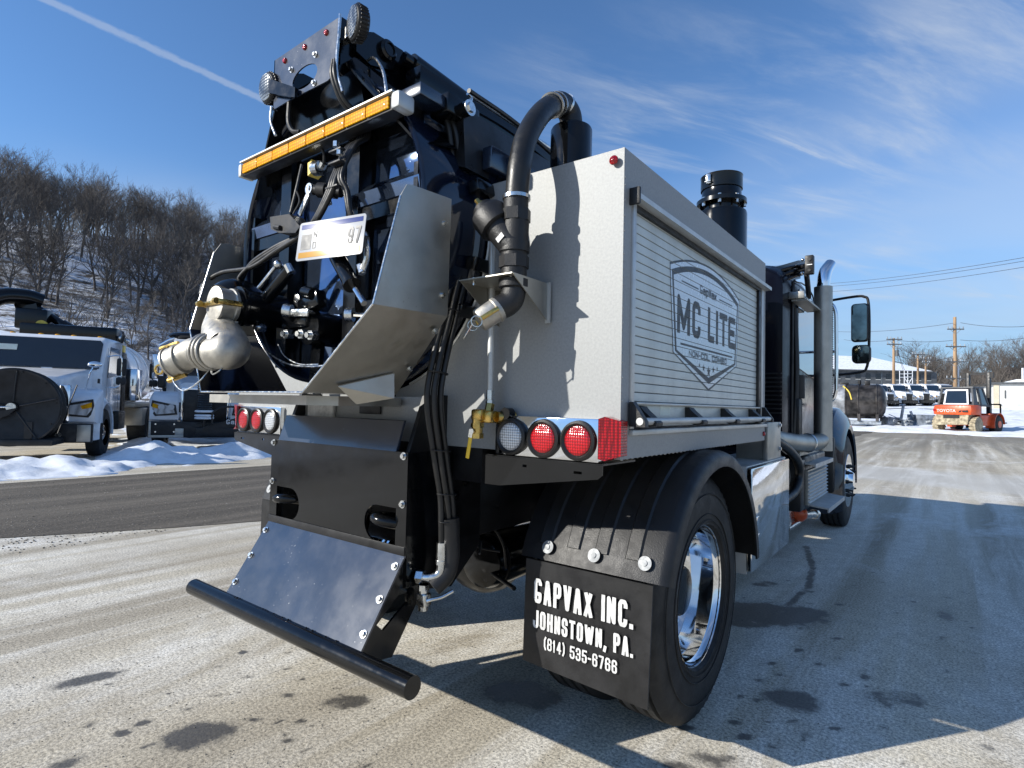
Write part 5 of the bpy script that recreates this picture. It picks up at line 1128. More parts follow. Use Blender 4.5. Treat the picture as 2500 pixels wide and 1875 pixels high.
# mirrors
for s in (-1, 1):
    MB().tube([(s*1.0, 4.95, 2.44), (s*1.10, 4.94, 2.458), (s*1.33, 4.92, 2.475), (s*1.405, 4.92, 2.465), (s*1.438, 4.92, 2.42), (s*1.448, 4.92, 2.2), (s*1.442, 4.92, 1.9), (s*1.425, 4.92, 1.76), (s*1.38, 4.92, 1.715), (s*1.2, 4.93, 1.692), (s*1.0, 4.95, 1.68)], .013, 10).obj('mirror_arm', 'black_satin', T)
    mm = MB().box((s*1.368, 4.91, 2.205), (.150, .09, .385), None, .035, 4).obj('mirror', 'black_plastic', T)
    MB().sheet([(s*1.368+x, 2.205+z) for x, z in rrect(.064, .180, .03)], [], (0, 4.862, 0), NX, NZ, -.003 if s > 0 else .003).obj('mirror_pane', 'mirror_glass', mm)
    mm = MB().box((s*1.382, 4.91, 1.890), (.165, .11, .185), None, .045, 4).obj('mirror', 'black_plastic', T)
    MB().sheet([(s*1.382+x, 1.890+z) for x, z in rrect(.07, .08, .03)], [], (0, 4.852, 0), NX, NZ, -.003 if s > 0 else .003).obj('mirror_pane', 'mirror_glass', mm)
    MB().tube([(s*1.08, 4.6, 2.42), (s*1.145, 4.6, 2.38), (s*1.195, 4.6, 2.30), (s*1.203, 4.6, 2.1), (s*1.205, 4.6, 1.6), (s*1.20, 4.6, 1.50), (s*1.165, 4.6, 1.42), (s*1.06, 4.6, 1.37)], .017, 12).cyl((s*1.0, 4.6, 2.32), (s*1.19, 4.6, 2.33), .014).cyl((s*1.0, 4.6, 1.9), (s*1.2, 4.6, 1.9), .014).obj('grab_rail', 'chrome', T)
# ================================================================== parked trucks
def wheel_local(name, x, y, r, w_, parent, chrome_face=True):
    W = MB().lathe([(r*.55, -w_/2), (r*.8, -w_/2), (r*.96, -w_/2+.02), (r, -w_/2+.06), (r, w_/2-.06), (r*.96, w_/2-.02), (r*.8, w_/2), (r*.55, w_/2)], (x, y, r), (1, 0, 0), 36, False).obj(name, 'tyre_rubber', parent)
    MB().lathe([(r*.56, .09), (r*.5, .06), (r*.4, .08), (r*.2, .12), (.001, .13)], (x, y, r), (1 if x > 0 else -1, 0, 0), 24).obj('rim', 'chrome' if chrome_face else 'black_satin', W)
    return W
def loft(secs, r=.14, n=4, m='white_paint', name='body', parent=None):
    """rounded-top sections (y, half width, z bottom, z top)"""
    rs = []
    for y, hw, zb, zt in secs:
        o = []; q = min(r, hw*.9, (zt-zb)*.45)
        for cx, cz, a0 in ((hw-q, zt-q, 0), (-hw+q, zt-q, 90)): o += [(cx+q*math.cos(R(a0+90*i/n)), cz+q*math.sin(R(a0+90*i/n))) for i in range(n+1)]
        o += [(-hw, zb), (hw, zb)]; rs.append([V(x, y, z) for x, z in o])
    return MB().rings(rs).obj(name, m, parent)
def conventional(root, detail=True):
    """white bonneted truck, front bumper at y = 0, nose towards -y"""
    cab = loft([(1.32, 1.0, .95, 1.88), (1.52, 1.03, .95, 2.54), (1.64, 1.05, .95, 2.64), (2.9, 1.05, .95, 2.68), (3.0, 1.0, .95, 2.55)], .13, 4, 'white_paint', 'cab', root)
    MB().prism([(-.93, 1.325, 1.91), (.93, 1.325, 1.91), (.955, 1.490, 2.48), (.90, 1.510, 2.55), (-.90, 1.510, 2.55), (-.955, 1.490, 2.48)], (0, -.012, .008)).obj('windshield', 'dark_glass', cab)
    for s in (-1, 1):
        MB().prism([(s*1.053, 1.56, 1.72), (s*1.053, 2.55, 1.80), (s*1.057, 2.55, 2.44), (s*1.057, 1.70, 2.44)], (s*.004, 0, 0)).obj('side_window', 'dark_glass', cab)
    hood = loft([(.14, .52, .85, 1.56), (.20, .57, .80, 1.68), (.7, .68, .80, 1.78), (1.36, .84, .90, 1.90)], .12, 4, 'white_paint', 'hood', root)
    GR = MB().bx(-.46, .46, .09, .165, .72, 1.50, .02).obj('grille', 'black_satin', hood)
    MB().bx(-.9, -.1, 1.28, 1.30, 1.89, 1.905).bx(.1, .9, 1.28, 1.30, 1.89, 1.905).obj('wiper', 'black_satin', cab)
    for s in (-1, 1): MB().bx(s*1.0535, s*1.057, 1.50, 1.512, 1.0, 2.40).bx(s*1.0535, s*1.057, 2.62, 2.632, 1.0, 2.45).bx(s*1.0535, s*1.062, 2.42, 2.56, 1.50, 1.54).obj('door_seam', 'black_satin', cab)
    MB().bx(-.52, -.47, .07, .19, .70, 1.54, .02).bx(.47, .52, .07, .19, .70, 1.54, .02).bx(-.52, .52, .07, .19, 1.50, 1.56, .02).obj('grille_surround', 'chrome', hood)
    for s in (-1, 1):
        f = MB(); rs = []
        for i in range(19):
            a = R(195-(195+10)*i/18); k = V(0, math.cos(a), math.sin(a)); c = V(0, 1.0, .56)+k*.60; e = .24 if 4 < i < 14 else .16
            rs.append([c+NX*s*.60+k*e, c+NX*s*.98+k*e*.85, c+NX*s*1.15+k*e*.4, c+NX*s*1.2, c+NX*s*1.18-k*.03, c+NX*s*.60])
        f.rings(rs); fe = f.obj('front_fender', 'white_paint', root)
        loft([(.14, .30, .78, 1.22), (.24, .33, .74, 1.34), (.62, .34, .74, 1.46)], .1, 4, 'white_paint', 'fender_nose', fe).data.transform(Matrix.Translation((s*.86, 0, 0)))
        MB().prism([(s*.59, .126, .90), (s*.63, .126, 1.13), (s*1.12, .146, 1.24), (s*1.16, .16, 1.00), (s*1.05, .150, .86)], (0, -.014, 0)).obj('headlight_bezel', 'black_plastic', fe)
        MB().prism([(s*.64, .118, .94), (s*.68, .118, 1.09), (s*1.08, .140, 1.18), (s*1.11, .15, 1.03), (s*1.02, .140, .90)], (0, -.02, 0)).obj('headlight', 'clear_lens', fe)
        MB().prism([(s*.92, .134, 1.10), (s*1.10, .145, 1.17), (s*1.11, .15, 1.07), (s*.95, .135, 1.03)], (0, -.045, 0)).obj('turn_signal', 'amber_lens', fe)
        wheel_local('wheel', s*1.04, 1.0, .52, .28, root)
        MB().tube([(s*1.02, 1.5, 2.2), (s*1.3, 1.46, 2.22), (s*1.33, 1.46, 1.9), (s*1.3, 1.46, 1.55), (s*1.02, 1.5, 1.5)], .014, 8).obj('mirror_arm', 'chrome', root)
        MB().box((s*1.32, 1.50, 1.98), (.19, .10, .40), None, .04).box((s*1.32, 1.50, 1.66), (.19, .12, .18), None, .04).obj('mirror', 'black_plastic', root)
    MB().bx(-1.16, 1.16, -.06, .10, .36, .74, .02).obj('bumper', 'black_satin', root)
    MB().bx(-.43, .43, .4, 8.2, .62, .88).bx(-1.1, 1.1, 2.6, 3.3, .5, .95, .03).obj('chassis', 'black_frame', root)
    for s in (-1, 1):
        for y in (5.9, 7.2): wheel_local('rear_wheel', s*.98, y, .52, .5, root)
    return cab
th1 = R(61)
T1 = thing('vacuum_truck', 'white vacuum truck with a big black hose reel on its nose, left edge', 'vacuum truck', (-12.28, 1.35, 0), th1)
cb = conventional(T1)
for x in (-.8, -.3, 0, .3, .8): MB().ball((x, 1.90, 2.665), .035, (1.6, 1, .7), u=10, v=6).obj('roof_lamp', 'amber_lens', T1)
MB().bx(-.3, .3, 1.62, 1.9, 1.95, 2.2, .05).bx(.25, .55, 1.7, 1.9, 1.95, 2.35, .06).obj('cab_seats', 'interior', cb)
MB().bx(-1.05, .9, 3.0, 3.9, 2.70, 3.02, .04).bx(-1.25, -.6, 3.3, 4.2, 2.9, 3.4, .05).obj('boom_turret', 'black_paint', T1)
MB().bx(.56, .74, .10, .18, .74, 1.52, .02).obj('grille_pillar', 'chrome', T1)
MB().prism([(-.86, 1.402, 2.26), (-.56, 1.402, 2.26), (-.56, 1.440, 2.38), (-.86, 1.440, 2.38)], (0, -.006, .004)).obj('window_sticker', 'sticker', cb)
for s in (-1, 1):
    MB().tube([(s*.86, .62, 1.45), (s*.95, .50, 1.75), (s*1.0, .52, 1.90)], .014, 8).ball((s*1.03, .53, 1.97), .12, (1.1, .5, .55)).obj('fender_mirror', 'chrome', T1)
    MB().bx(s*.92, s*1.15, -.075, -.061, .38, .72, .006).obj('bumper_end', 'stainless', T1)
    MB().box((s*1.13, .45, 1.62), (.02, .14, .10), None, .01).obj('hood_vent', 'black_satin', T1)
# hose reel on the nose
RL = MB().lathe([(.70, -.03), (.72, -.02), (.72, .01), (.69, .02), (.65, -.0), (.20, -.012), (.10, -.03), (.001, -.03)], (.12, -.80, 1.07), (.10, -1, .03), 64).obj('hose_reel', 'black_satin', T1)
MB().lathe([(.50, 0), (.50, .50)], (.12, -.76, 1.07), (-.14, 1, -.03), 48).lathe([(.70, .45), (.72, .46), (.72, .49), (.70, .50), (.01, .50)], (.12, -.76, 1.07), (-.14, 1, -.03), 48).obj('reel_drum', 'hose_rubber', RL)
for i in range(5):
    a = R(15+72*i); MB().cyl((.12+.1*math.cos(a), -.80, 1.07+.1*math.sin(a)), (.12+.66*math.cos(a), -.805, 1.07+.66*math.sin(a)), .014, n=6).obj('reel_spoke', 'black_frame', RL)
for i in range(10):
    a = R(8+36*i); MB().cyl((.12+.65*math.cos(a), -.78, 1.07+.65*math.sin(a)), (.12+.65*math.cos(a), -.815, 1.07+.65*math.sin(a)), .013, n=8).obj('reel_bolt', 'black_paint', RL)
MB().cyl((.12, -.80, 1.07), (.12, -.90, 1.07), .075, n=20).tube([(.12, -.88, 1.07), (-.62, -.90, 1.05), (-1.1, -.90, .98), (-1.3, -.88, .90)], .022, 10).obj('reel_swivel', 'zinc', RL)
MB().prism([(.22, -.93, 1.06), (.10, -.93, .92), (-.95, -.93, .50), (-1.00, -.93, .74)], (0, .04, 0)).obj('reel_arm', 'black_satin', T1)
ax = V(.94, 0, .34).normalized(); ay = V(-.34, 0, .94)
stroke_text('arm_lettering', 'GapVax', .25, .85, .15, V(-.98, -.936, .62), ax, ay, 'letter_white', T1)
stroke_text('arm_lettering', 'MC2008', .48, .88, .075, V(-.95, -.936, .53), ax, ay, 'letter_white', T1)
MB().bx(-1.2, .75, -.85, -.12, .36, .48, .02).bx(.3, .42, -.8, -.1, .4, .8).bx(-1.2, -1.1, -.8, -.1, .4, .8).obj('reel_frame', 'black_satin', T1)
MB().tube([(.12, -.50, .95), (.18, -.52, .75), (.20, -.52, .55)], .02, 8).obj('hold_down_strap', 'blue_strap', T1)
MB().cyl((.62, -.075, .52), (.62, -.09, .52), .06, n=18).obj('tow_eye', 'zinc', T1)
MB().box((.45, -.20, .98), (.22, .04, .12), None, .01).obj('marker_box', 'black_plastic', T1)
MB().cyl((.62, -.10, .55), (.86, .05, 1.52), .012, n=6).obj('bumper_wand', 'black_satin', T1)
# tank, boom and canister
tn = MB().lathe([(.001, 4.3), (.5, 4.32), (.80, 4.42), (.92, 4.6), (.92, 8.6), (.80, 8.8), (.001, 8.9)], (0, 0, 1.98), (0, 1, 0), 48).obj('debris_tank', 'white_paint', T1)
for y in (4.55, 5.8, 7.2): MB().torus((0, y, 1.98), (0, 1, 0), .93, .03, 48, 6).obj('tank_band', 'white_paint', tn)
MB().bx(-1.15, 1.15, 4.1, 9.2, 1.02, 1.14, .02).obj('deck', 'stainless', T1)
MB().bx(.72, 1.22, 3.9, 4.6, 1.2, 2.05, .03).obj('tool_cabinet', 'polished_plate', T1)
MB().bx(.6, 1.2, 5.0, 5.8, .5, 1.0, .03).obj('side_cabinet', 'stainless', T1)
rb = MB().bx(.70, 1.22, 9.0, 9.1, .98, 1.16, .01).obj('rear_lamp_bar', 'stainless', T1)
for x in (.86, .98, 1.1): MB().cyl((x, 8.995, 1.07), (x, 8.98, 1.07), .05, n=18).obj('tail_lamp', 'red_lens', rb)
mf = MB().bx(.62, 1.22, 9.02, 9.04, .30, .92).obj('mud_flap', 'black_satin', T1)
for k, (tx, h) in enumerate((('GAPVAX INC.', .09), ('JOHNSTOWN, PA.', .07), ('(814) 535-6766', .05))):
    stroke_text('flap_lettering', tx, .68, 1.16, h, V(0, 9.016, .66-k*.10), NX, NZ, 'letter_white', mf)
MB().cyl((.62, 3.35, 2.55), (.62, 3.35, 3.02), .20, n=28).obj('exhaust_canister', 'black_paint', T1)
MB().bx(-1.0, 1.0, 3.05, 3.6, 2.66, 2.82, .02).bx(-.5, .5, 3.2, 4.4, 2.7, 2.9, .02).obj('boom_base', 'black_paint', T1)
MB().cyl((-.15, 3.4, 2.95), (-1.20, 3.9, 3.62), .095, n=20).cyl((.05, 3.35, 2.82), (-.35, 3.5, 3.06), .14, n=20).obj('boom_cylinder', 'black_paint', T1)
MB().prism([(-1.15, 3.6, 2.9), (-.75, 3.6, 2.9), (-1.0, 3.7, 3.75), (-1.5, 3.8, 3.75)], (0, .35, 0)).obj('boom_arm', 'black_paint', T1)
MB().tube([(-2.2, 3.2, 2.2), (-2.0, 3.3, 3.1), (-1.65, 3.5, 3.62), (-1.2, 3.75, 3.72), (-.9, 3.9, 3.65)], .20, 20).obj('suction_boom', 'black_paint', T1)
MB().cyl((-.70, 3.35, 3.0), (-.70, 3.25, 3.0), .12, n=20).obj('boom_lamp', 'yellow_cap', T1)
MB().bx(.85, 1.05, 3.05, 3.3, 2.42, 2.60, .02).obj('valve_box', 'yellow_cap', T1)
MB().tube([(.98, 3.1, 2.4), (1.0, 3.1, 1.2), (1.0, 3.1, .9)], .05, 10).cyl((1.0, 3.0, 2.65), (1.05, 3.0, 2.85), .04).bx(.75, 1.05, 3.05, 3.45, .95, 2.42, .02).obj('exhaust_pipe', 'black_satin', T1)
MB().ball((.98, 3.05, 2.78), .06).ball((1.1, 3.1, 2.72), .05).obj('valve_knobs', 'zinc', T1)

T2 = thing('vacuum_truck', 'white vacuum truck with a hanging black suction hose, behind the capped pipe elbow', 'vacuum truck', (-12.27, 4.80, 0), th1)
cb2 = conventional(T2)
for x in (-.6, -.3, .3, .6): MB().ball((x, 1.90, 2.665), .035, (1.6, 1, .7), u=10, v=6).obj('roof_lamp', 'amber_lens', T2)
MB().box((-.45, .60, 2.60), (.62, .5, .30), None, .06).obj('signal_cabinet', 'white_paint', T2)
MB().box((-.32, .345, 2.58), (.20, .02, .05), None, .006).obj('cabinet_lamp', 'red_lens', T2)
MB().cyl((-.65, .8, 2.78), (-.65, .8, 2.92), .10).ball((-.5, .8, 2.86), .28, (1.6, 1, .4)).obj('boom_head', 'black_paint', T2)
MB().tube([(-1.1, .8, 2.6), (-.8, .7, 2.78), (-.4, .7, 2.9), (.1, .8, 2.9)], .04, 10).obj('boom_rail', 'chrome', T2)
hz = MB(); zs = [1.02+i*.028 for i in range(40)]
hz.lathe([(.17 if i % 2 else .155, z) for i, z in enumerate(zs)], (.02, -.30, 0), (0, 0, 1), 28); hz.obj('suction_hose', 'hose_rubber', T2)
for z in (1.0, .90, .84): MB().torus((.02, -.30, z), (0, 0, 1), .185, .028, 32, 8).obj('hose_coupling', 'white_paint', T2)
MB().cyl((.02, -.30, .55), (.02, -.30, .85), .03).bx(-.15, .9, -.35, -.1, .42, .62, .02).prism([(.0, -.36, .62), (1.1, -.36, .98), (1.1, -.36, .70), (.0, -.36, .52)], (0, .08, 0)).obj('boom_cradle', 'black_satin', T2)
stroke_text('arm_lettering', 'GapVax', 0, .55, .11, V(.50, -.366, .70), V(1, 0, 0), V(0, 0, 1), 'letter_white', T2)
MB().tube([(.2, -.4, .7), (.2, -.42, .95), (.4, -.4, 1.1), (.8, -.3, 1.12)], .025, 8).obj('jet_hose', 'hose_rubber', T2)
MB().bx(-1.14, -.42, -.085, -.061, .36, .42, .006).bx(-.60, -.42, -.085, -.061, .42, .58, .006).bx(-1.14, -1.09, -.085, -.061, .42, .74, .006).obj('bumper_trim', 'stainless', T2)
for x in (-1.0, -.62): 
    for z in (.68, .50): MB().cyl((x, -.061, z), (x, -.075, z), .02, n=8).obj('bolt', 'zinc', T2)
MB().bx(-.56, .10, .10, .118, .96, 1.20, .03).obj('lamp_recess', 'black_plastic', T2)
for x in (-.92, -.72): MB().cyl((x, .10, 1.08), (x, .085, 1.08), .07, n=20).obj('fog_lamp', 'clear_lens', T2)
MB().lathe([(.001, 4.3), (.5, 4.32), (.80, 4.42), (.92, 4.6), (.92, 8.6), (.80, 8.8), (.001, 8.9)], (0, 0, 1.98), (0, 1, 0), 40).obj('debris_tank', 'white_paint', T2)
MB().bx(-1.14, -.98, .9, 1.2, 1.55, 1.85, .03).cyl((-1.05, 1.5, .9), (-1.05, 1.5, 2.5), .06).obj('air_intake', 'black_plastic', T2)
MB().bx(-1.36, -1.20, 1.44, 1.52, 1.78, 2.42, .03).obj('mirror_back', 'chrome', T2)
# red machine far down the lane between the trucks
rm = thing('hydrant_trailer', 'small red machine in the gap between the two left trucks', 'trailer', (-27.5, 9.9, .06), th1)
MB().bx(-.35, .35, -.5, .5, .55, 1.35, .1).obj('engine_hood', 'red_lens', rm)
MB().cyl((-.45, 0, .32), (.45, 0, .32), .30, n=24).obj('wheels', 'tyre_rubber', rm)
MB().bx(-.5, .5, -.7, .8, .42, .54, .02).cyl((0, -.3, 1.3), (0, -.3, 1.75), .07).obj('trailer_frame', 'black_satin', rm)

# ---- row of white trucks far right
CD = camo.matrix_world.translation
def at(u, v, d):      # point seen at source pixel (u, v) at distance d along the view axis
    return CD+(F+R2*((u-1250)/1392.9)-U2*((v-937.5)/1392.9))*d
def ground_at(u, d):
    p = at(u, 950, d); return V(p.x, p.y, GH(p.x, p.y))
yw = yaw
row = [(2176, 68), (2222, 69), (2264, 70), (2304, 71), (2340, 72)]
lab = ['leftmost white truck in the far row, partly behind the steel tank', 'second white truck from the left in the far row', 'third white truck from the left in the far row', 'fourth white truck from the left in the far row', 'white truck in the far row half hidden by the forklift cab']
first = None
for (u, d), l in zip(row, lab):
    p = ground_at(u, d)+V(0, 0, .12)
    if first is None:
        first = thing('parked_truck', l, 'truck', p, R(52), 'white trucks in the far row'); conventional(first, False)
        MB().bx(-1.0, 1.0, 1.95, 2.9, 2.655, 2.74, .04).obj('roof_snow', 'snow', first)
    else: copy_tree(first, p, R(52), l, 'white trucks in the far row')

# ---- forklift
fp = at(2323, 1060, 32); fp.z = GH(fp.x, fp.y)+.02
FK = thing('forklift', 'orange and grey forklift with an enclosed cab, standing at the snow edge', 'forklift', fp, -R(24))
rs = []
for z, k in ((1.02, .0), (1.10, .04), (1.36, .04), (1.52, -.02), (1.56, -.12)):
    rs.append([V(x*(1+k*.6), y-k*.5, z) for x, y in ((-1.0, .95), (-1.02, .35), (-.88, .10), (-.5, .0), (.5, .0), (.88, .10), (1.02, .35), (1.0, .95))])
CW = MB().rings(rs).obj('counterweight', 'orange_paint', FK)
fit_text('brand_lettering', 'TOYOTA', -.72, .22, .16, V(0, -.026, 1.16), NX, NZ, 'letter_white', CW, bold=.02)
MB().bx(-.92, -.80, .02, .04, 1.2, 1.33).obj('tail_lamp', 'red_lens', CW)
MB().prism([(.32, -.028, 1.14), (.78, -.0, 1.16), (.78, -.0, 1.28), (.40, -.028, 1.26)], (0, .02, 0)).obj('lamp_recess', 'black_satin', CW)
MB().prism([(-.80, .06, 1.02), (.80, .06, 1.02), (.72, .06, .48), (-.80, .06, .42)], (0, .7, 0)).obj('lower_counterweight', 'mud', FK)
MB().bx(-.42, .36, .03, .08, .82, 1.0).obj('tow_recess', 'black_satin', FK)
MB().bx(-.98, .98, .9, 2.9, .42, 1.02, .04).obj('chassis', 'orange_paint', FK)
MB().bx(-.98, .98, 2.05, 2.9, 1.0, 1.12, .04).obj('front_deck', 'orange_paint', FK)
cg = MB()
cabp = [(-.86, .45), (.86, .45), (.86, 2.2), (-.86, 2.2)]; tp = [(-.72, .62), (.72, .62), (.74, 1.75), (-.74, 1.75)]
for (a, b), (c, d) in zip(cabp, tp): cg.cyl((a, b, 1.5), (c, d, 2.52), .06, n=8)
cg.bx(-.80, .80, .58, 1.82, 2.50, 2.60, .03); cg.bx(.80, .87, .48, 2.2, 1.5, 1.62); cg.bx(-.87, -.80, .48, 2.2, 1.5, 1.62); cg.bx(-.85, .85, .46, .52, 1.5, 1.60)
cg.prism([(.855, .50, 1.55), (.855, 1.0, 1.55), (.745, 1.0, 2.52), (.735, .64, 2.52)], (-.02, 0, 0)); cg.cyl((.86, 1.30, 1.5), (.74, 1.2, 2.52), .07, n=8)
CG = cg.obj('cab_frame', 'forklift_grey', FK)
MB().sheet([(-.62, 1.60), (.62, 1.60), (.54, 2.46), (-.54, 2.46)], [[(-.54, 1.67), (.54, 1.67), (.48, 2.38), (-.48, 2.38)]], (0, .50, 0), NX, V(0, .14, 1).normalized(), .03).data if False else None
MB().sheet([(-.62, .08), (.62, .08), (.54, .96), (-.54, .96)], [[(-.53, .16), (.53, .16), (.47, .88), (-.47, .88)]], (0, .47, 1.5), NX, V(0, .15, 1).normalized(), -.03).obj('rear_window_frame', 'white_paint', CG)
MB().sheet([(-.53, .16), (.53, .16), (.47, .88), (-.47, .88)], [], (0, .475, 1.5), NX, V(0, .15, 1).normalized(), -.008).obj('rear_window', 'dark_glass', CG)
MB().prism([(.858, 1.35, 1.62), (.858, 2.1, 1.62), (.752, 1.75, 2.48), (.752, 1.28, 2.48)], (-.01, 0, 0)).obj('side_window', 'dark_glass', CG)
MB().box((0, 1.2, 1.55), (.6, .6, .5), None, .08).box((0, 1.45, 1.95), (.55, .14, .55), None, .06).obj('seat', 'interior', FK)
ms = MB()
for s in (-1, 1): ms.bx(s*.42, s*.60, 3.0, 3.22, .25, 3.50, .01)
for z in (.6, 1.7, 2.7, 3.40): ms.bx(-.6, .6, 3.05, 3.15, z, z+.12)
ms.bx(-.78, -.6, 3.0, 3.1, 3.2, 3.5); ms.bx(.6, .78, 3.0, 3.1, 3.2, 3.5)
ms.obj('mast', 'black_satin', FK)
cr = MB(); cr.bx(-1.0, 1.0, 3.26, 3.34, .45, .6).bx(-1.0, 1.0, 3.26, 3.34, .95, 1.08).bx(-1.0, 1.0, 3.28, 3.34, 1.62, 1.70)
for x in (-.98, -.5, 0, .5, .95): cr.bx(x, x+.07, 3.28, 3.33, .6, 1.65)
cr.obj('load_backrest', 'black_satin', FK)
for s in (-1, 1): MB().bx(s*.45, s*.62, 3.3, 5.1, .55, .62, .01).bx(s*.45, s*.62, 3.3, 3.38, .55, 1.05).obj('fork', 'black_satin', FK)
for s in (-1, 1):
    wl = MB().lathe([(.2, -.16), (.36, -.17), (.46, -.12), (.46, .12), (.36, .17), (.2, .16)], (s*.90, .62, .46), (1, 0, 0), 32).obj('rear_wheel', 'mud' , FK)
    tr_ = MB()
    for i in range(18):
        a = 2*math.pi*i/18; tr_.box((s*.90, .62+.455*math.cos(a), .46+.455*math.sin(a)), (.30, .09, .05), Matrix.Rotation(a+math.pi/2, 3, 'X'))
    tr_.obj('tread_lugs', 'mud', wl)
    wl = MB().lathe([(.2, -.2), (.42, -.2), (.52, -.13), (.52, .13), (.42, .2), (.2, .2)], (s*.95, 2.75, .52), (1, 0, 0), 32).obj('front_wheel', 'tyre_rubber', FK)
    MB().cyl((s*.95, 2.75, .52), (s*1.17, 2.75, .52), .2, n=20).obj('hub', 'orange_paint', wl)
    f = MB(); rs = []
    for i in range(13):
        a = R(200-200*i/12); k = V(0, math.cos(a), math.sin(a)); c = V(0, 2.75, .52)+k*.60; rs.append([c+NX*s*.72, c+NX*s*1.17, c+NX*s*1.17+k*.04, c+NX*s*.72+k*.04])
    f.rings(rs); f.obj('wheel_arch', 'orange_paint', FK)

# ---- loose tank marked 859
tp_ = at(2060, 1036, 38); tp_.z = GH(tp_.x, tp_.y)
TK = thing('steel_tank', 'dark weathered steel tank marked 859 lying on skids in the snow', 'tank', tp_, R(4))
tb = MB().lathe([(.001, -3.4), (.6, -3.38), (1.0, -3.2), (1.12, -2.9), (1.12, 1.95), (1.02, 2.15), (.7, 2.32), (.001, 2.42)], (0, 0, 1.62), (1, 0, 0), 48).obj('tank_shell', 'rust_tank', TK)
MB().lathe([(1.125, -2.6), (1.128, -2.6), (1.128, .10), (1.125, .10)], (0, 0, 1.62), (1, 0, 0), 48, False).obj('tank_wrap', 'tank_silver', TK)
for x in (.15, .85, 1.85): MB().torus((x, 0, 1.62), (1, 0, 0), 1.13, .04, 48, 6).obj('tank_band', 'rust_tank', tb)
cv = text_mesh('859', .62, bold=.012, sx=.95)
for v in cv.vertices:       # numerals wrap round the shell
    a = (v.co.y-.05)/1.13; x = v.co.x; v.co = V(-1.35+x, -1.135*math.cos(a), 1.62+1.135*math.sin(a))
cv.materials.clear(); cv.materials.append(MATS['black_satin']); no = bpy.data.objects.new('tank_numerals', cv); COL.objects.link(no); no.parent = TK
MB().bx(-3.0, 2.1, -.8, -.6, .12, .35, .01).bx(-3.0, 2.1, .6, .8, .12, .35, .01).obj('skids', 'scrap_steel', TK)
for x in (-2.4, -.8, .8, 1.8): MB().prism([(x, -.95, .35), (x, .95, .35), (x, .75, .95), (x, -.75, .95)], (.16, 0, 0)).obj('saddle', 'rust_tank', TK)
MB().bx(-.2, .3, -.25, .25, 2.70, 2.84, .02).bx(1.2, 1.5, -.3, .3, 2.7, 2.95, .02).cyl((.9, -.1, 2.7), (.9, -.1, 3.0), .10).cyl((1.5, .1, 2.6), (2.1, .1, 2.3), .12).obj('top_fittings', 'black_satin', TK)
MB().tube([(.0, -.6, 2.6), (.35, -1.0, 2.2), (.5, -1.16, 1.7)], .04, 8).obj('strap', 'yellow_cap', TK)

# ---- heap of steel offcuts in the snow
sp_ = at(2215, 1043, 37); sp_.z = GH(sp_.x, sp_.y)
SCR = thing('scrap_heap', 'heap of grey steel offcuts lying in the snow left of the forklift', 'scrap', sp_, yw)
rr = random.Random(11)
for i in range(16):
    x, y = rr.uniform(-1.2, 1.2), rr.uniform(-.7, .7); L = rr.uniform(.5, 1.4); rot = Matrix.Rotation(rr.uniform(0, 3.1), 3, 'Z') @ Matrix.Rotation(rr.uniform(-.5, .5), 3, 'Y')
    bb = MB().box((x, y, .25+rr.uniform(0, .25)), (L, .10, .02), rot).box(V(x, y, .25)+rot @ V(0, .05, .05), (L, .02, .12), rot); bb.obj('steel_offcut', 'scrap_steel', SCR)
MB().box((-.35, 0, .75), (.14, .10, 1.3), Matrix.Rotation(R(10), 3, 'Y'), .01).obj('steel_offcut', 'scrap_steel', SCR)
MB().box((.45, .1, .55), (.12, .10, .9), Matrix.Rotation(R(-22), 3, 'Y'), .01).obj('steel_offcut', 'scrap_steel', SCR)
MB().box((-1.0, .1, .3), (1.0, .7, .5), Matrix.Rotation(R(8), 3, 'Z'), .02).box((1.1, .3, .42), (1.2, .9, .7), None, .02).obj('steel_bin', 'scrap_steel', SCR)
# ---- white folded platform frame
wp = ground_at(2212, 84); wp.z += .1
WF = thing('access_platform', 'white steel access platform frame standing behind the far trucks', 'platform', wp, yw)
fr = MB()
for x in (-.6, .6):
    for y in (-.5, .5): fr.cyl((x, y, 0), (x, y, 4.6), .05, n=8)
for z in (1.6, 2.6, 3.6, 4.1): fr.bx(-.62, .62, -.55, -.47, z, z+.09).bx(-.62, .62, .47, .55, z, z+.09)
fr.obj('posts', 'white_paint', WF)
for a, b in (((-.6, -.5, 1.6), (.6, -.5, 3.6)), ((.6, -.5, 1.6), (-.6, -.5, 3.6))): MB().cyl(a, b, .045, n=8).obj('cross_brace', 'white_paint', WF)
MB().bx(-1.2, .6, -.6, .6, 1.5, 1.58).bx(-1.3, -1.2, -.5, .5, 0, 2.6).obj('deck', 'white_paint', WF)

# ---- buildings
bpnt = at(2130, 950, 130); gz = GH(bpnt.x, bpnt.y)
BL = thing('office_building', 'long grey two-storey building under a snow-covered hip roof, behind the trucks', 'building', (bpnt.x, bpnt.y, gz), yw)
zb_ = 11.05-gz
MB().bx(-26, 14.6, 0, 16, -2, zb_-3.4).obj('ground_floor', 'wall_grey', BL)
MB().bx(-26, 14.6, -.10, 16, zb_-3.4, zb_).obj('upper_floor', 'wall_band', BL)
MB().prism([(-27, -1.0, zb_-.15), (13.0, -1.0, zb_-.15), (15.6, 2, zb_-.15), (15.6, 17, zb_-.15), (-27, 17, zb_-.15)], (0, 0, .25)).obj('eaves', 'wall_band', BL)
rfm = MB(); v = [rfm.bm.verts.new(q) for q in ((-27, -1.0, zb_+.1), (13.0, -1.0, zb_+.1), (15.6, 2, zb_+.1), (15.6, 17, zb_+.1), (-27, 17, zb_+.1), (4.5, 8, zb_+3.9), (-27, 8, zb_+4.6))]
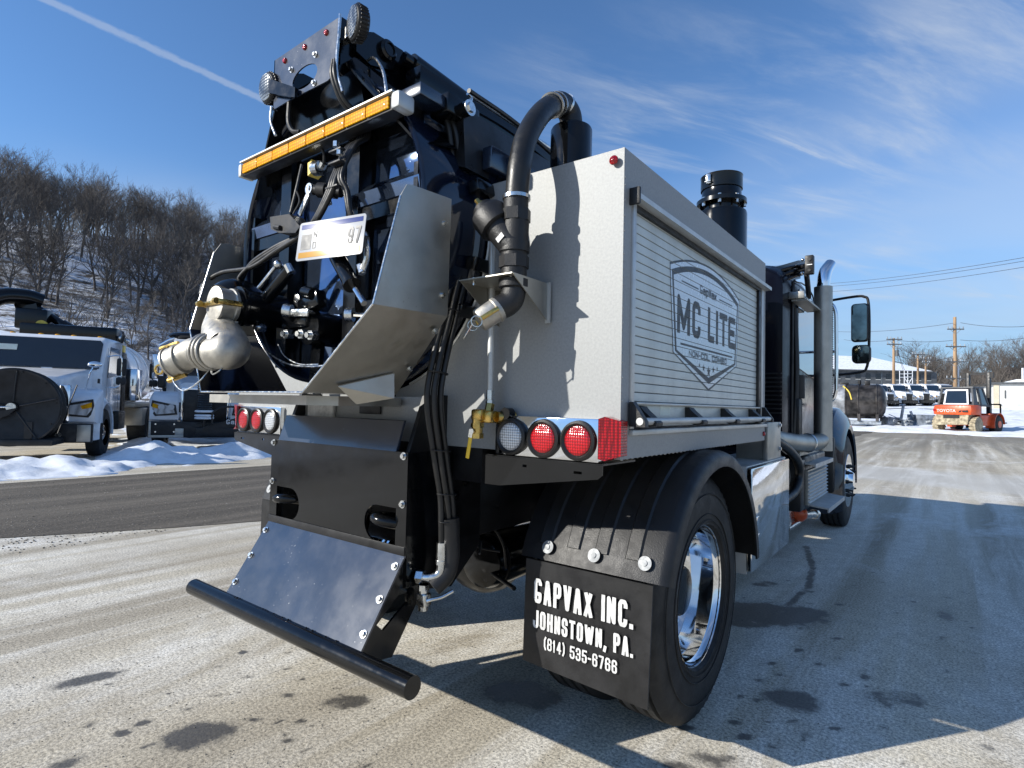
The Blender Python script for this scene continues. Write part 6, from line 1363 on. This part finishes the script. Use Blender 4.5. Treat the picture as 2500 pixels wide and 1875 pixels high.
for q in ((0, 1, 5, 6), (1, 2, 5), (2, 3, 5), (3, 4, 6, 5), (0, 6, 4), (4, 3, 2, 1, 0)): rfm.bm.faces.new([v[i] for i in q])
rfm.obj('roof', 'snow', BL, 0)
for i in range(17):
    x = -24.6+i*2.3
    wn = MB().bx(x, x+1.05, -.14, -.105, zb_-2.0, zb_-.7).obj('window', 'window_pane', BL)
    MB().bx(x-.06, x+1.11, -.17, -.141, zb_-2.1, zb_-2.0).obj('sill', 'wall_white', wn)
for x in (-22, -16, -9, -3, 2, 8): MB().bx(x, x+.12, -.13, -.101, zb_-3.4, zb_).obj('wall_batten', 'wall_grey', BL)
MB().bx(-20, 8, -4, -.2, zb_-4.6, zb_-4.2).obj('canopy', 'snow', BL)
for x in (-18, -12, -6, 0, 6): MB().bx(x, x+2, -.06, -.005, -2, 2.2).obj('ground_window', 'window_pane', BL)
wpn = at(2430, 950, 62); gz2 = GH(wpn.x, wpn.y)
WB = thing('white_shed', 'white flat-roofed shed with snow on top at the right edge', 'building', (wpn.x, wpn.y, gz2), R(6))
hh = 4.75-gz2
MB().bx(0, 16, 0, 14, -.5, hh).obj('wall', 'wall_white', WB)
MB().bx(-.12, .30, -.10, .35, -.5, hh-.02).obj('corner_post', 'concrete_edge', WB)
MB().bx(-.3, 16.3, -.3, 14.3, hh, hh+.22).obj('roof_edge', 'forklift_grey', WB)
MB().box((9, 7, hh+.40), (14.5, 13, .36), None, .16).obj('roof_snow', 'snow', WB)
MB().cyl((3.0, 4, hh+.2), (3.0, 4, hh+2.0), .10).obj('roof_vent', 'white_paint', WB)
MB().bx(.75, .9, -.03, -.004, 1.2, 2.1).obj('wall_box', 'forklift_grey', WB)
def dr_(x, y): return 1.0*max(0, 1-abs(y+1.0)/2.6)*(.8+.3*mn.noise((x*.8, y*.8, 0)))+.12*mn.fractal((x*2, y*2, 0), 1, 2, 4)-.1
co = [(x, y, max(-.2, dr_(x, y))) for y in np.linspace(-4, 1.6, 30) for x in np.linspace(.3, 16, 70)]
idq = np.arange(30*70).reshape(30, 70); dm = np_mesh('snow_drift', np.array(co), np.stack([idq[:-1, :-1], idq[:-1, 1:], idq[1:, 1:], idq[1:, :-1]], -1).reshape(-1, 4)); dm.materials.append(MATS['snow'])
do = bpy.data.objects.new('snow_drift', dm); COL.objects.link(do); do.location = (wpn.x, wpn.y, gz2); do.rotation_euler = (0, 0, R(6)); struct(do)

# ---- utility poles and wires
def pole(u, d, vtop, arms, label, r=.17, extra=False):
    p = ground_at(u, d); top = at(u, vtop, d); h = top.z-p.z
    PO = thing('utility_pole', label, 'utility pole', (p.x, p.y, p.z), yw-R(8), 'utility poles behind the yard')
    MB().cyl((0, 0, -.3), (0, 0, h), r*1.15, r*.8, n=14).obj('pole', 'wood_pole', PO)
    for za, wa in arms:
        ar = MB().bx(-wa, wa, -.22, -.10, h-za, h-za+.14).obj('crossarm', 'forklift_grey', PO)
        for x in (-wa*.9, -wa*.45, wa*.45, wa*.9): MB().cyl((x, -.16, h-za+.14), (x, -.16, h-za+.42), .06, n=8).obj('insulator', 'scrap_steel', ar)
        for s in (-1, 1): MB().cyl((s*wa*.6, -.16, h-za), (s*.08, -.16, h-za-.55), .03, n=6).obj('arm_brace', 'scrap_steel', ar)
    return PO, h
P1, h1 = pole(2182, 75, 825, ((.25, .95), (.9, .9)), 'wooden utility pole with twin crossarms in front of the grey building')
MB().cyl((.35, -.1, h1-2.4), (.35, -.1, h1-1.6), .2, n=14).cyl((.1, 0, h1-3.1), (1.2, 0, h1-3.3), .05).obj('transformer', 'forklift_grey', P1)
P2, h2 = pole(2332, 75, 773, ((1.7, 1.0), (4.0, 1.2), (6.0, 1.2), (8.2, 1.2)), 'tallest utility pole with four crossarms beside a pale conduit', .22)
MB().cyl((.42, .1, -.3), (.42, .1, h2-6.5), .11, n=10).obj('conduit', 'white_paint', P2)
P3, h3 = pole(2241, 82, 863, ((.2, .85),), 'thin utility pole with one crossarm right of the twin-arm pole', .15)
P4, h4 = pole(2260, 95, 873, ((.3, .8), (.9, .6)), 'short dark utility pole farthest back, before the building end', .15)
def wire(a, b, sag, label):
    a, b = V(a), V(b); pts = [lerp(a, b, t/14)+V(0, 0, -sag*4*(t/14)*(1-t/14)) for t in range(15)]
    o = MB().tube(pts, .028, 5, 1).obj('power_line', 'wire', None); tag(o, label, 'power line', 'power lines'); return o
HI, MI = 'highest three wires at the right edge', 'wire between the utility poles'
wire(at(2012, 693, 110), at(2516, 626, 60), .4, 'uppermost of the three high power lines rising to the right edge')
wire(at(2012, 700, 110), at(2520, 634, 60), .4, 'middle of the three high power lines rising to the right edge')
wire(at(2012, 713, 110), at(2525, 648, 60), .4, 'lowest of the three high power lines rising to the right edge')
wire(at(2030, 809, 110), at(2327, 789, 75), .5, 'power line from the mirror to the top of the tallest pole')
wire(at(2345, 788, 75), at(2590, 788, 60), .5, 'power line from the top of the tallest pole to the right edge')
wire(at(2060, 829, 110), at(2182, 830, 75), .3, 'power line from the mirror to the twin-arm pole')
wire(at(2190, 831, 75), at(2325, 831, 75), .2, 'power line between the twin-arm pole and the tallest pole')
wire(at(2345, 830, 75), at(2590, 808, 60), .5, 'lower power line from the tallest pole to the right edge')
wire(at(2190, 868, 75), at(2325, 871, 75), .6, 'sagging low cable from the twin-arm pole to the tallest pole')
wire(at(2190, 845, 75), at(2205, 905, 92), .2, 'left one of two service wires dropping to the grey building')
wire(at(2190, 849, 75), at(2209, 905, 92), .2, 'right one of two service wires dropping to the grey building')
# ================================================================== bare trees
def bare_tree(seed, h=14., spread=.42, twig=1.0):
    rnd = random.Random(seed); tr = MB(); cr = MB()
    def limb(mb, p, d, L, r, n, seg, lvl):
        pts = [p]; rad = [r]; dd = d.copy()
        for k in range(seg):
            dd = (dd+V(rnd.gauss(0, .10), rnd.gauss(0, .10), rnd.gauss(.05, .07))).normalized()
            pts.append(pts[-1]+dd*(L/seg)); rad.append(max(.012, r*(1-.78*(k+1)/seg)))
        x0 = basis(d)[0]; rs = []
        for i, q in enumerate(pts):
            t = (pts[min(i+1, seg)]-pts[max(i-1, 0)]).normalized(); x = (x0-t*x0.dot(t)).normalized(); y = t.cross(x)
            rs.append([q+(x*math.cos(2*math.pi*j/n)+y*math.sin(2*math.pi*j/n))*rad[i] for j in range(n)])
        mb.rings(rs, False)
        return pts, rad, dd
    def grow(p, d, L, r, lvl):
        n = (5, 4, 3, 3, 3)[lvl]; seg = (4, 3, 3, 2, 1)[lvl]
        pts, rad, dd = limb(cr, p, d, L, r, n, seg, lvl)
        if lvl >= 3: return
        for k in range((0, 6, 6, 5)[lvl]):
            t = rnd.uniform(.25, 1.0); i = min(int(t*seg), seg-1); q = lerp(pts[i], pts[i+1], t*seg-i)
            a = rnd.uniform(0, 6.28); x, y, z = basis(dd); sp = rnd.uniform(.5, 1.0)
            nd = (dd+(x*math.cos(a)+y*math.sin(a))*sp+V(0, 0, .25)).normalized()
            grow(q, nd, L*rnd.uniform(.38, .62), max(.014, rad[i]*rnd.uniform(.42, .6)), lvl+1)
    pts, rad, dd = limb(tr, V(0, 0, -.4), V(rnd.gauss(0, .05), rnd.gauss(0, .05), 1), h*.78, h*.0165, 7, 7, 0)
    for k in range(15):
        t = rnd.uniform(.36, 1.0); i = min(int(t*7), 6); q = lerp(pts[i], pts[i+1], t*7-i); a = rnd.uniform(0, 6.28)
        nd = V(math.cos(a)*spread*2.0, math.sin(a)*spread*2.0, rnd.uniform(.55, 1.25)).normalized()
        grow(q, nd, h*rnd.uniform(.24, .40)*(1.25-.5*t), max(.03, rad[i]*.55), 1)
    return tr.mesh('trunk', 'bark', 60), cr.mesh('crown', 'bark_pale' if seed % 2 else 'bark', 0)
VAR = [bare_tree(s, 14, .30+.05*(s % 4)) for s in range(7)]
trn = random.Random(21)
def put_tree(x, y, z, sc, label, group, k=None):
    tm, cm = VAR[trn.randrange(len(VAR)) if k is None else k]
    o = bpy.data.objects.new('bare_tree', tm); COL.objects.link(o)
    o.location = (x, y, z); o.rotation_euler = (trn.gauss(0, .05), trn.gauss(0, .05), trn.uniform(0, 6.28)); o.scale = (sc*trn.uniform(.85, 1.1), sc*trn.uniform(.85, 1.1), sc)
    tag(o, label, 'tree', group)
    c = bpy.data.objects.new('crown', cm); COL.objects.link(c); c.parent = o
cnt = 0
while cnt < 298:
    x = -trn.uniform(58, 150); a = trn.uniform(.13, .60); y = -1.7+(2.07-x)*a
    big = trn.random() < (.85 if x < -105 else .62)
    
    sc = trn.uniform(.66, 1.04) if big else trn.uniform(.25, .5)
    if x > -78 and big and trn.random() < .6: continue
    if x > -70: sc *= .7
    zone = 'along the ridge of' if x < -118 else ('halfway up' if x < -82 else 'low on')
    put_tree(x, y, GH(x, y), sc, ('tall leafless tree ' if sc > .7 else 'young leafless tree ')+zone+' the snowy hillside at the left', 'bare trees on the hillside'); cnt += 1
# brush and fallen branches that nobody could count
br_ = MB(); rb_ = random.Random(4)
for i in range(5200):
    x = -rb_.uniform(50, 140); a = rb_.uniform(.12, .62); y = -1.7+(2.07-x)*a; z = GH(x, y)+.1
    L = rb_.uniform(.5, 2.6); an = rb_.uniform(0, 6.28); up = rb_.uniform(-.1, .5) if rb_.random() < .6 else rb_.uniform(.8, 2.)
    d = V(math.cos(an), math.sin(an), up).normalized(); r = rb_.uniform(.018, .05)
    br_.cyl((x, y, z), V(x, y, z)+d*L, r, r*.4, n=3, caps=False)
bo = br_.obj('brushwood', 'litter', None, 0); bo['kind'] = 'stuff'; tag(bo, 'fallen branches and brush scattered over the snowy hillside', 'brushwood')
# wood beyond the yard on the right
for i in range(62):
    u = trn.uniform(2215, 2560); d = trn.uniform(165, 215); p = at(u, 950, d); z = GH(p.x, p.y)
    sc = trn.uniform(.65, 1.05) if trn.random() < .85 else 1.3
    put_tree(p.x, p.y, z, sc, 'leafless brown tree in the wood beyond the grey building', 'bare trees beyond the yard')
br_ = MB()
for i in range(5000):
    u = rb_.uniform(2190, 2600); d = rb_.uniform(160, 222); p = at(u, 950, d); z = GH(p.x, p.y); L = rb_.uniform(2.5, 7.5); an = rb_.uniform(0, 6.28)
    dv_ = V(math.cos(an)*.35, math.sin(an)*.35, 1).normalized(); q = V(p.x, p.y, z); br_.cyl(q, q+dv_*L, .10, .03, n=3, caps=False)
bo = br_.obj('underwood', 'bark_pale', None, 0); bo['kind'] = 'stuff'; tag(bo, 'dense brown underwood filling the wood beyond the yard', 'underwood')
